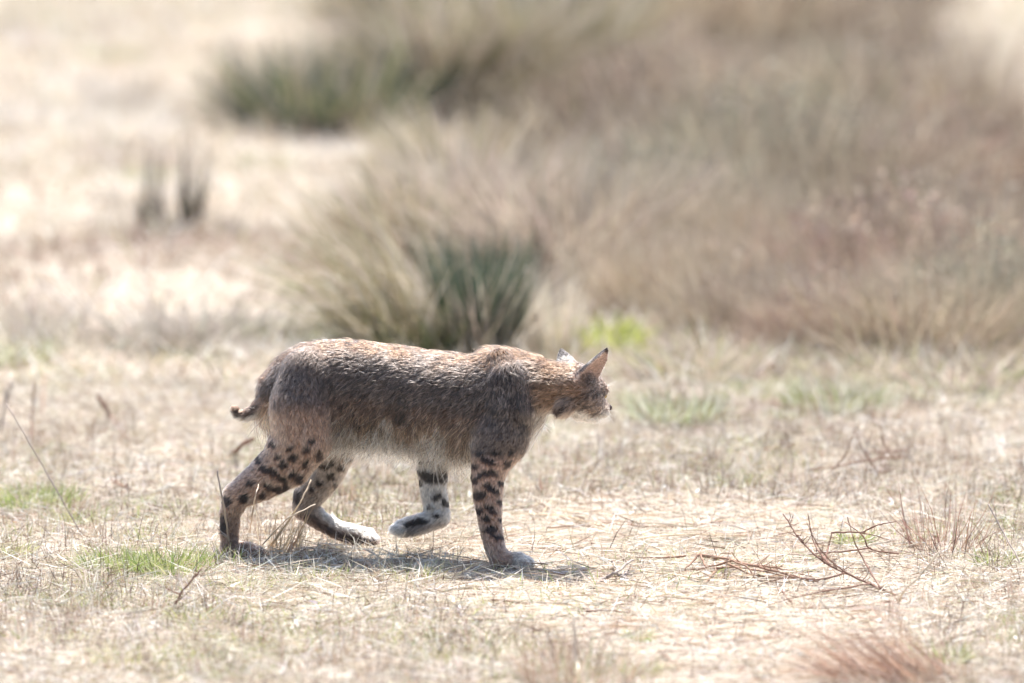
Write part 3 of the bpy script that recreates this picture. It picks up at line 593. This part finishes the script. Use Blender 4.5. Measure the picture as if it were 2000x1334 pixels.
# neck and head
YH = .085
add_chain('neck', [(1000, 750, 60, yax(1000)), (1045, 753, 54, .105), (1085, 756, 51, .098), (1116, 756, 48, YH)], .025, .006)
HC = P(1125, 757, YH)
yaw, pit = math.radians(38), math.radians(20)
hf = np.array([math.cos(yaw)*math.cos(pit), math.sin(yaw)*math.cos(pit), -math.sin(pit)])
hs = np.array([math.sin(yaw), -math.cos(yaw), 0]); hu = np.cross(hs, hf); hu = hu*np.sign(hu[2])
HF = [hf, hs, hu]
def H(a, b, c): return HC+hf*a+hs*b+hu*c
back = -hf*.8-np.array([0, 0, .35])
add_ell('head', H(.004, 0, .003), (.058, .050, .045), .02, HF, back)
add_ell('head', H(.040, 0, .010), (.036, .036, .028), .018, HF, back)            # forehead
for s_ in (1, -1):
    add_ell('head', H(.020, .028*s_, -.026), (.042, .027, .032), .015, HF, back)  # cheeks
    add_ell('head', H(.052, .024*s_, .014), (.017, .012, .010), .008, HF, back)   # brows
    add_ell('muzzle', H(.078, .011*s_, -.031), (.022, .0145, .0155), .006, HF, back)   # whisker pads
    rc = P(1108, 792, YH-.046) if s_ > 0 else H(-.052, -.030, -.046); rd = np.array([-.78, -.1*s_, -.6]); rd /= np.linalg.norm(rd); rs_ = np.array([0, 1.0, 0]); rs_ -= rd*(rs_@rd); rs_ /= np.linalg.norm(rs_)
    add_ell('ruff', rc, (.026, .014, .017), .007, [rd, rs_, np.cross(rd, rs_)], rd)
add_chain('muzzle', [(0, 0, 10, 0), (1, 1, 10, 0)], .012); prims[-1].pts = np.array([H(.050, 0, -.008), H(.088, 0, -.018)]); prims[-1].r = np.array([.023, .0135])
add_chain('chin', [(0, 0, 10, 0), (1, 1, 10, 0)], .010); prims[-1].pts = np.array([H(.030, 0, -.044), H(.072, 0, -.049)]); prims[-1].r = np.array([.022, .0125])
# ears: cupped shells
ears = []
for s_ in (1, -1):
    base = H(-.008, .034*s_, .030)
    tip = base+(np.array([.050, -.022, .057]) if s_ > 0 else np.array([-.012, .048, .040]))
    a = tip-base; Lr = np.linalg.norm(a); a /= Lr
    n_ = (hf*.20+hs*s_*.95+np.array([0, -.12, -.05])) if s_ > 0 else (hf*.75-hs*.6); n_ -= a*(n_@a); n_ /= np.linalg.norm(n_); b = np.cross(n_, a)
    ears.append((base, a, b, n_, Lr, s_))
def ear_sdf(e, X):
    base, a, b, n_, Lr, s_ = e; q = X-base; t = q@a; u = q@b; v = q@n_
    tn = np.clip(t/Lr, -.25, 1)
    w = .027*np.clip(1-np.maximum(tn, 0)**1.7, .02, 1)**.8+.001
    cup = v-(-.012+.55*u*u/np.maximum(w, .006)*1.0+.004*tn)             # parabola, open towards n_
    thick = .0042*(1-.35*np.clip(tn, 0, 1))
    edge = np.abs(u)-w
    dz = np.maximum(t-Lr*1.0, -.02-t)
    sh = np.maximum(np.abs(cup)*.75-thick, edge*.8)
    return np.maximum(sh, dz)

VX = .0032
lo = np.array([P(440, 667, .2)[0]-.03, -.12, -.02]); hi = np.array([P(1200, 667, .1)[0]+.05, .42, .60])
dims = np.ceil((hi-lo)/VX).astype(int)
FLD = np.full(dims, .05, np.float32)
gx, gy, gz_ = [lo[i]+np.arange(dims[i])*VX for i in range(3)]
def blend_in(fn, bb, k):
    i0 = np.clip(np.floor((bb[0]-lo)/VX).astype(int), 0, dims-1); i1 = np.clip(np.ceil((bb[1]-lo)/VX).astype(int)+1, 1, dims)
    sl_ = tuple(slice(i0[j], i1[j]) for j in range(3))
    Xg = np.stack(np.meshgrid(gx[sl_[0]], gy[sl_[1]], gz_[sl_[2]], indexing='ij'), -1).reshape(-1, 3).astype(np.float32)
    d = fn(Xg).reshape([i1[j]-i0[j] for j in range(3)]); o = FLD[sl_]
    h = np.clip(.5+.5*(o-d)/k, 0, 1); FLD[sl_] = d*h+o*(1-h)-k*h*(1-h)
for p in prims: blend_in(lambda X, p=p: p_eval(p, X), bbox(p, .045), p.k)
for e in ears:
    c = e[0]+e[1]*e[4]*.5; blend_in(lambda X, e=e: ear_sdf(e, X), (c-.065, c+.065), .008)

def surface_nets(Fd, origin, h):
    ins = Fd < 0; nx_, ny_, nz_ = Fd.shape
    cnt = np.zeros((nx_-1, ny_-1, nz_-1), np.int8)
    cor = [(a, b, c) for a in (0, 1) for b in (0, 1) for c in (0, 1)]
    for a, b, c in cor: cnt += ins[a:nx_-1+a, b:ny_-1+b, c:nz_-1+c]
    act = np.argwhere((cnt > 0) & (cnt < 8)); vid = np.full(cnt.shape, -1, np.int32); vid[tuple(act.T)] = np.arange(len(act))
    acc = np.zeros((len(act), 3)); num = np.zeros(len(act))
    for i, ca in enumerate(cor):
        for cb in cor[i+1:]:
            if sum(abs(np.array(ca)-np.array(cb))) != 1: continue
            fa = Fd[tuple((act+ca).T)]; fb = Fd[tuple((act+cb).T)]; m = (fa < 0) != (fb < 0)
            t = np.where(m, fa/np.where(m, fa-fb, 1), 0)
            pos = np.array(ca)+t[:, None]*(np.array(cb)-np.array(ca)); acc += pos*m[:, None]; num += m
    V = origin+(act+acc/num[:, None])*h; Q = []
    for ax in range(3):
        e1, e2 = (ax+1) % 3, (ax+2) % 3
        s0 = [slice(1, -1)]*3; s1 = [slice(1, -1)]*3; s0[ax] = slice(0, -1); s1[ax] = slice(1, None)
        A_ = ins[tuple(s0)]; B_ = ins[tuple(s1)]; w = np.argwhere(A_ != B_); off = np.array([1, 1, 1]); off[ax] = 0; g = w+off
        fl = A_[tuple(w.T)]
        d1 = np.zeros(3, int); d1[e1] = 1; d2 = np.zeros(3, int); d2[e2] = 1
        q = np.stack([vid[tuple((g-d1-d2).T)], vid[tuple((g-d2).T)], vid[tuple(g.T)], vid[tuple((g-d1).T)]], 1)
        q[~fl] = q[~fl][:, ::-1]; Q.append(q)
    return V, np.concatenate(Q)
CV, CQ = surface_nets(FLD, lo, VX)
CT = np.concatenate([CQ[:, [0, 1, 2]], CQ[:, [0, 2, 3]]])
def vnormals(V, T):
    n = np.cross(V[T[:, 1]]-V[T[:, 0]], V[T[:, 2]]-V[T[:, 0]]); N = np.zeros_like(V)
    for j in range(3): np.add.at(N, T[:, j], n)
    return N/(np.linalg.norm(N, axis=1)[:, None]+1e-12), np.linalg.norm(n, axis=1)*.5
CN, TA = vnormals(CV, CT)

# ---- per-point region weights, hair flow, length
GR = ['torso', 'shoulder', 'near_hind', 'far_hind', 'near_fore', 'far_fore', 'tail', 'neck', 'head', 'muzzle', 'ruff', 'chin', 'ear']
def regions(X):
    W = np.zeros((len(X), len(GR)), np.float32); FL = np.zeros((len(X), 3), np.float32)
    for p in prims:
        d, fl = p_eval(p, X.astype(np.float32), True); fl = -fl if p.group == 'neck' else fl; w = np.exp(-np.clip(d, -.01, .2)/.006); W[:, GR.index(p.group)] += w; FL += w[:, None]*fl
    for e in ears:
        d = ear_sdf(e, X); w = np.exp(-np.clip(d-.001, -.01, .2)/.003)*1.5; W[:, 12] += w; FL += w[:, None]*e[1]
    W /= W.sum(1, keepdims=True); FL /= np.linalg.norm(FL, axis=1)[:, None]+1e-9
    return W, FL
VW, VFL = regions(CV)
LEN = np.array([.015, .014, .012, .011, .010, .011, .014, .016, .009, .006, .022, .012, .0045])

# ---- coat colours (linear hair albedo, plus a painted lit top on the far hind foot)
def spots(lst, Y):
    out = []
    for s in lst:
        c = P(s[0], s[1], Y); out.append((c[0], c[2], s[2]*PX*1.08, s[3]*PX*.92, math.radians(s[4] if len(s) > 4 else (s[0]*7+s[1]*13) % 50-25)))
    return out
SP = {'near_fore': spots([(926, 908, 8, 6), (941, 924, 7, 6), (960, 921, 16, 6, -10), (977, 940, 6, 8), (929, 935, 6, 9), (917, 931, 6, 7), (958, 950, 17, 8, -40), (933, 964, 18, 9, 15),
                          (976, 977, 6, 8), (958, 990, 14, 8, -35), (935, 994, 10, 7, 10), (950, 1008, 10, 5), (976, 1013, 5, 6), (956, 1028, 14, 6, 5), (967, 1041, 18, 5), (975, 1104, 14, 8),
                          (956, 897, 17, 6), (992, 904, 7, 11), (1000, 880, 6, 9), (970, 880, 9, 5), (940, 880, 8, 5)], .03),
      'far_fore': spots([(843, 929, 27, 13, -12), (866, 925, 9, 19), (832, 897, 19, 5), (850, 967, 11, 9), (868, 980, 6, 11, 30), (839, 988, 7, 3), (820, 942, 4, 8), (852, 1004, 11, 5), (822, 1017, 17, 6, 15), (800, 1022, 9, 4, 25), (862, 900, 8, 5)], .16),
      'near_hind': spots([(625, 882, 9, 11), (577, 885, 9, 8), (557, 897, 9, 9), (599, 897, 7, 12), (519, 910, 9, 7), (537, 913, 12, 8, -20), (553, 926, 14, 8, -40), (575, 917, 8, 9), (587, 927, 9, 11),
                          (562, 946, 8, 10), (544, 950, 12, 7, -25), (526, 944, 9, 7), (518, 962, 7, 10), (492, 939, 7, 6), (479, 969, 8, 13), (546, 881, 8, 7), (600, 868, 8, 8), (510, 895, 7, 7), (445, 975, 9, 12), (438, 1020, 7, 26), (535, 862, 7, 6), (570, 862, 8, 6), (612, 850, 7, 7)], .17),
      'far_hind': spots([(634, 906, 11, 7), (648, 901, 6, 6), (666, 911, 9, 8), (647, 925, 8, 8), (628, 942, 7, 6), (610, 953, 5, 5), (668, 876, 7, 6), (684, 876, 11, 4), (678, 894, 7, 6), (579, 968, 13, 15), (655, 945, 4, 6)], .27),
      'tail': spots([(512, 770, 12, 4, 20), (504, 786, 12, 4, 35), (492, 800, 6, 10, -40), (463, 805, 11, 9), (480, 808, 5, 10), (520, 752, 14, 3, 10)], .214),
      'head': spots([(1094, 799, 22, 9, 42), (1112, 712, 13, 7, 40), (1133, 784, 20, 3, 25), (1140, 796, 22, 3, 20), (1165, 812, 13, 6, 10), (1150, 770, 15, 3.5, 35), (1170, 768, 12, 3.5, 40), (1128, 772, 16, 3, 30), (1152, 740, 9, 2.5, 60), (1162, 745, 9, 2.5, 65), (1178, 772, 5, 5), (1098, 735, 9, 4, 30)], .06)}
def spot_mask(key, X, blur=.30):
    m = np.zeros(len(X)); jx = (vnoise3(X*110, 3)-.5)*.009; jz = (vnoise3(X*110, 4)-.5)*.010
    for cx, cz, rx, rz, an in SP[key]:
        dx = X[:, 0]+jx-cx; dz = X[:, 2]+jz-cz; a = dx*math.cos(an)+dz*math.sin(an); b = -dx*math.sin(an)+dz*math.cos(an)
        d = np.sqrt((a/rx)**2+(b/rz)**2); m = np.maximum(m, 1-sstep(1-blur, 1+blur, d))
    return m
C = {k: np.array(v) for k, v in dict(rust=(.074, .037, .020), grey=(.094, .069, .056), warm=(.140, .082, .055), buff=(.25, .168, .118), white=(.66, .59, .51), dark=(.014, .010, .009), legb=(.42, .250, .175), orange=(.25, .125, .064), pink=(.54, .37, .30)).items()}
for k_ in ('rust', 'grey', 'warm', 'legb', 'buff', 'orange'): C[k_] = C[k_]*.86
def mix(a, b, t): return a*(1-t[:, None])+b*t[:, None]
def coat(X, N, W):
    n = len(X); w = {g: W[:, i] for i, g in enumerate(GR)}
    pxx = 1000+X[:, 0]/PX
    zt = np.interp(X[:, 0], prims[0].x, prims[0].zt); zb = np.interp(X[:, 0], prims[0].x, prims[0].zb); f = (X[:, 2]-zb)/(zt-zb)
    nz = (vnoise3(X*[25, 25, 40], 6)-.5)*.18+(vnoise3(X*70, 7)-.5)*.14
    body = np.tile(C['warm'], (n, 1)); body = mix(body, C['grey'][None], sstep(.30, .55, f+nz))
    body = mix(body, C['rust'][None], sstep(.86, 1.0, f+nz*.8))
    body = mix(body, C['buff'][None], (1-sstep(.16, .44, f+nz))*.75)
    body = mix(body, C['white'][None], 1-sstep(.06, .24, f+nz*1.3))
    body = mix(body, C['legb'][None], sstep(.55, .2, f)*0+(1-sstep(560, 640, pxx))*(1-sstep(.35, .6, f))*.8)
    mott = sstep(.66, .80, vnoise3(X*[34, 34, 26]+7, 9))*sstep(.95, .5, f)*0 + sstep(.62, .8, vnoise3(X*[38, 38, 30]+7, 9))*(1-sstep(.5, .85, f))*sstep(.05, .2, f)*.45
    body = mix(body, C['dark'][None]*2, mott)
    out = body*(w['torso'])[:, None]
    sh = mix(np.tile(C['grey'], (n, 1)), C['rust'][None]*1.1, sstep(.86, 1.0, f+nz*.7)); sh = mix(sh, C['dark'][None]*1.6, sstep(.6, .8, vnoise3(X*[42, 42, 34]+3, 10))*(1-sstep(.45, .8, f))*.6)
    out += sh*w['shoulder'][:, None]
    for g, med in (('near_hind', 1), ('far_hind', -1), ('near_fore', 1), ('far_fore', -1)):
        inner = sstep(-.15, .35, N[:, 1]*med+(vnoise3(X*60, 12)-.5)*.3)
        base = mix(np.tile(C['legb'], (n, 1)), C['white'][None], inner*(.95 if 'fore' in g else .42))
        if g == 'near_hind': base = mix(base, C['grey'][None]*1.1, sstep(.12, .66, f+nz*1.2)); base = mix(base, np.array([[.11, .068, .052]]), sstep(P(0, 985, .17)[2], P(0, 1020, .17)[2], X[:, 2])*.6)
        if g == 'near_fore': base = mix(base, C['grey'][None]*1.15, sstep(P(0, 905, .04)[2], P(0, 875, .04)[2], X[:, 2])); base = mix(base, C['white'][None]*.65, sstep(P(990, 0, 0)[0], P(1008, 0, 0)[0], X[:, 0])*(X[:, 2] < P(0, 1070, 0)[2]))
        if g == 'far_hind':
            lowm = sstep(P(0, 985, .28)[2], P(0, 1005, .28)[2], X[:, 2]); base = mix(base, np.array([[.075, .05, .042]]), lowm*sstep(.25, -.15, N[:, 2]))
            base = mix(base, C['white'][None], lowm*sstep(.1, .5, N[:, 2])); base = mix(base, C['buff'][None]*.85, (1-lowm)*sstep(P(0, 915, .28)[2], P(0, 960, .28)[2], X[:, 2])*.7)  # white on upward faces paints the sunlit rim on top of the foot
        if g == 'far_fore': base = mix(base, np.array([[.12, .095, .09]]), sstep(P(0, 1008, .17)[2], P(0, 1022, .17)[2], X[:, 2])*.75); base = mix(base, C['white'][None], sstep(P(800, 0, .17)[0], P(780, 0, .17)[0], X[:, 0])*.8)
        base = mix(base, C['dark'][None]*.7, np.clip(spot_mask(g, X, .22)*1.1, 0, 1)*.97)
        out += base*w[g][:, None]
    tl = mix(np.tile(C['warm']*1.1, (n, 1)), C['white'][None], sstep(.1, -.5, N[:, 2])*.8*sstep(P(515, 0, .2)[0], P(498, 0, .2)[0], X[:, 0])); tl = mix(tl, C['dark'][None], spot_mask('tail', X)*.9); out += tl*w['tail'][:, None]
    topn = sstep(.3, .75, N[:, 2])
    nk = mix(np.tile(C['orange'], (n, 1)), C['rust'][None]*.85, topn); nk = mix(nk, C['grey'][None]*1.2, sstep(.0, .35, N[:, 2])*(1-topn)*.7)
    nk = mix(nk, C['white'][None], sstep(P(0, 785, .1)[2], P(0, 808, .1)[2], X[:, 2])); hm = spot_mask('head', X)
    nk = mix(nk, C['dark'][None], hm*.6); out += nk*w['neck'][:, None]
    hl = (X-HC); a_ = hl@hf; c_ = hl@hu
    hd = mix(np.tile(C['grey']*2.1, (n, 1)), C['warm'][None]*1.5, sstep(.0, .05, a_)*.5); hd = mix(hd, C['buff'][None]*1.35, sstep(-.000, -.03, c_)*.75)
    hd = mix(hd, C['orange'][None], sstep(.005, -.03, a_)*.7); hd = mix(hd, C['white'][None], sstep(-.044, -.058, c_))
    hd = mix(hd, C['dark'][None], hm*.75)
    mz = mix(np.tile(C['buff']*1.5, (n, 1)), C['white'][None]*.9, sstep(-.024, -.036, c_)); mz = mix(mz, C['dark'][None]*1.4, spot_mask('head', X)*.85)
    out += hd*w['head'][:, None]+mz*w['muzzle'][:, None]+mix(np.tile(C['white'], (n, 1)), C['dark'][None], hm*.3)*w['chin'][:, None]
    rf = mix(np.tile(C['buff'], (n, 1)), C['white'][None], sstep(-.065, -.085, c_)); rf = mix(rf, C['dark'][None], hm*.95); out += rf*w['ruff'][:, None]
    er = np.zeros((n, 3))
    for base, a, b, n_, Lr, s_ in ears:
        q = X-base; near = np.linalg.norm(q-a*Lr*.5, axis=1) < .07; t = (q@a)/Lr; inside = sstep(-.1, .3, N@n_)
        c = mix(np.tile(np.array([.085, .075, .072]), (n, 1)), C['pink'][None], inside)
        c = mix(c, C['dark'][None]*1.3, sstep(.82, .95, t)); c = mix(c, C['white'][None]*.8, (1-inside)*sstep(.3, .4, t)*sstep(.62, .52, t)*.8)
        er[near] = c[near]
    out += er*w['ear'][:, None]
    return np.clip(out, .012, .85)

# ---- objects
BASE = np.array([P(760, 1100, .13)[0], .13, 0.0])
bobcat = empty("bobcat", BASE); tag(bobcat, 'spotted brown bobcat walking with one front paw lifted', 'bobcat')
def skin_mat():
    m, n, out = new_mat("bobcat_skin"); at = n.nodes.new("ShaderNodeAttribute"); at.attribute_name = 'col'
    p_ = n.nodes.new("ShaderNodeBsdfPrincipled"); p_.inputs['Roughness'].default_value = .9; p_.inputs['Specular IOR Level'].default_value = .1
    mx = n.nodes.new("ShaderNodeVectorMath"); mx.operation = 'SCALE'; mx.inputs['Scale'].default_value = .7
    n.links.new(at.outputs['Color'], mx.inputs[0]); n.links.new(mx.outputs[0], p_.inputs['Base Color']); n.links.new(p_.outputs[0], out.inputs[0]); return m
body = link("body", mesh_from("body", CV-BASE, CQ, coat(CV, CN, VW), smooth=True), skin_mat(), bobcat)

def fur_mat():
    m, n, out = new_mat("bobcat_fur"); at = n.nodes.new("ShaderNodeAttribute"); at.attribute_name = 'hair_color'
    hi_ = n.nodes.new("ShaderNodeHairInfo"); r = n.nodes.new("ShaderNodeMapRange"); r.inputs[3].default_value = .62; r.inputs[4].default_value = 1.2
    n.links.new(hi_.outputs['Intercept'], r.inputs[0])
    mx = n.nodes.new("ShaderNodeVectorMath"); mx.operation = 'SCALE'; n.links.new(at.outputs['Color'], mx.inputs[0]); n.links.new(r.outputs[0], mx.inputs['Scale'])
    h = n.nodes.new("ShaderNodeBsdfHairPrincipled"); h.parametrization = 'COLOR'
    h.inputs['Roughness'].default_value = .45; h.inputs['Radial Roughness'].default_value = .6
    n.links.new(mx.outputs[0], h.inputs['Color']); n.links.new(h.outputs[0], out.inputs[0]); return m
M_fur = fur_mat()
NH = 420000
dens = TA*np.interp(VW[CT[:, 0]]@LEN, [.004, .010, .022], [3.2, 1.9, 1.0])
ti = rng.choice(len(CT), NH, p=dens/dens.sum()); u1, u2 = rng.uniform(0, 1, (2, NH)); su = np.sqrt(u1); bc = np.stack([1-su, su*(1-u2), su*u2], 1)
def bary(A_): return (A_[CT[ti]]*bc[:, :, None]).sum(1)
R = bary(CV); RN = bary(CN); RN /= np.linalg.norm(RN, axis=1)[:, None]; RW = bary(VW); RF = bary(VFL)
cell = R/.005
jit = np.stack([vnoise3(cell, 20+j)-.5 for j in range(3)], 1)*1.3+rng.normal(0, .16, (NH, 3))
zt = np.interp(R[:, 0], prims[0].x, prims[0].zt); zb = np.interp(R[:, 0], prims[0].x, prims[0].zb); fr = (R[:, 2]-zb)/(zt-zb)
tors = RW[:, 0]+RW[:, 1]*.6
bel = (1-sstep(.05, .40, fr))*RW[:, 0]
ln = (RW@LEN)*(1+2.3*bel)*rng.uniform(.65, 1.2, NH)*np.where(rng.uniform(0, 1, NH) < .07*(tors+RW[:, 7]+.3*RW[:, 10]), 1.75, 1.0)*(.8+.45*vnoise3(R*45, 30))
cw = R+np.stack([vnoise3(R*60, 50+j)-.5 for j in range(3)], 1)*.006; ci = np.floor(cw/[.0042, .0042, .0036]).astype(np.int64); clp = _hash(ci[:, 0], ci[:, 1], ci[:, 2], 77)
flow = RF+jit*.75+(np.stack([_hash(ci[:, 0], ci[:, 1], ci[:, 2], 80+j) for j in range(3)], 1)-.5)*.9; flow[:, 2] -= bel*.6
flow -= RN*(flow*RN).sum(1)[:, None]*.9; flow /= np.linalg.norm(flow, axis=1)[:, None]+1e-9
lift = (.62-.22*bel+.15*RW[:, 8:].sum(1)*0)*rng.uniform(.6, 1.3, NH)
d0 = flow*.75+RN*(lift+.35)[:, None]; d0 /= np.linalg.norm(d0, axis=1)[:, None]
d1 = flow+RN*(lift*.45)[:, None]+np.array([0, 0, -.08]); d1 /= np.linalg.norm(d1, axis=1)[:, None]
d2 = flow+RN*(lift*.05)[:, None]+np.array([0, 0, -.16])+rng.normal(0, .10, (NH, 3)); d2 /= np.linalg.norm(d2, axis=1)[:, None]
p0 = R-RN*.0015; p1 = p0+d0*(ln*.30)[:, None]; p2 = p1+d1*(ln*.35)[:, None]; p3 = p2+d2*(ln*.35)[:, None]
HP = np.stack([p0, p1, p2, p3], 1)-BASE
hc = coat(R, RN, RW)
lowf = (1-sstep(.2, .6, fr))*RW[:, 0]; strk = 1+lowf*((vnoise3(R*[150, 150, 18]+(R[:, 2:]*60)*[1, 0, 0], 44)-.5)*2.4)
k = rng.uniform(0, 1, NH); griz = (RW[:, 0]+RW[:, 1]+.35*RW[:, 2]+.25*RW[:, 4]+.5*RW[:, 7]+.4*RW[:, 8])
mul = np.where(k < .36, .30, np.where(k < .76, 1.0, 2.4)); mul = 1+(mul-1)*griz
hc = np.clip(hc*mul[:, None]*(1+rng.normal(0, .10, (NH, 1)))*(.65+.7*vnoise3(R*[130, 130, 160], 33))[:, None]*np.exp((clp-.55)*2.4*(.35+.65*griz))[:, None]*strk[:, None], .008, .85)
fleck = (rng.uniform(0, 1, NH) < .02)*(fr > .72)*(RW[:, 0] > .5); hc[fleck] = (.75, .70, .64)
def hair_obj(name, pts, rad, cols, mat, parent):
    n, s = pts.shape[:2]; cu = bpy.data.hair_curves.new(name); cu.add_curves([s]*n)
    cu.attributes['position'].data.foreach_set('vector', np.ascontiguousarray(pts, np.float32).ravel())
    ra = cu.attributes.get('radius') or cu.attributes.new('radius', 'FLOAT', 'POINT'); ra.data.foreach_set('value', np.ascontiguousarray(rad, np.float32).ravel())
    ca = cu.attributes.new('hair_color', 'FLOAT_COLOR', 'CURVE'); c4 = np.ones((n, 4), np.float32); c4[:, :3] = cols; ca.data.foreach_set('color', c4.ravel())
    return link(name, cu, mat, parent)
rad = np.array([.00042, .00038, .00028, .00008])[None]*np.interp(RW@LEN, [.005, .02], [.7, 1.0])[:, None]*(1+.7*bel)[:, None]
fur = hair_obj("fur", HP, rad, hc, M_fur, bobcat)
# eyes, nose, whiskers
import bmesh
def ball(name, c, rad, frame, mat, sub=3):
    bm = bmesh.new(); bmesh.ops.create_icosphere(bm, subdivisions=sub, radius=1)
    for v in bm.verts:
        q = np.array(v.co)*rad; v.co = Vector(np.array(c)-BASE+frame[0]*q[0]+frame[1]*q[1]+frame[2]*q[2])
    me = bpy.data.meshes.new(name); bm.to_mesh(me); bm.free()
    for f_ in me.polygons: f_.use_smooth = True
    return link(name, me, mat, bobcat)
M_eye = plain_mat("amber_eye", (.30, .20, .05), .08, .8); M_nose = plain_mat("dark_nose", (.055, .032, .03), .45, .4)
for s_ in (1, -1): ball("eye", H(.062, .0245*s_, .002), (.0085, .0085, .0085), HF, M_eye)
ball("nose", H(.1045, 0, -.018), (.0085, .0105, .0075), HF, M_nose)
wp, wc = [], []
for s_ in (1, -1):
    for j in range(8):
        a = H(.080+rng.normal(0, .006), .022*s_, -.032+rng.normal(0, .004)); L_ = rng.uniform(.035, .07)
        d = hs*s_*rng.uniform(.5, 1)+hf*rng.uniform(-.9, .6)+np.array([0, 0, rng.uniform(-1.1, .35)]); d /= np.linalg.norm(d)
        wp.append([a, a+d*L_*.4, a+d*L_*.75+[0, 0, -.003], a+d*L_+[0, 0, -.008]]); wc.append((.85, .82, .76))
    for j in range(3):
        a = H(.058, .024*s_, .022); L_ = rng.uniform(.02, .035); d = hf*.6+hs*s_*rng.uniform(-.2, .7)+np.array([0, 0, rng.uniform(-.1, .9)]); d /= np.linalg.norm(d)
        wp.append([a, a+d*L_*.4, a+d*L_*.75, a+d*L_]); wc.append((.85, .82, .76))
hair_obj("whiskers", np.array(wp)-BASE, np.tile(np.array([.00020, .00018, .00014, .00006]), (len(wp), 1)), np.array(wc), M_fur, bobcat)
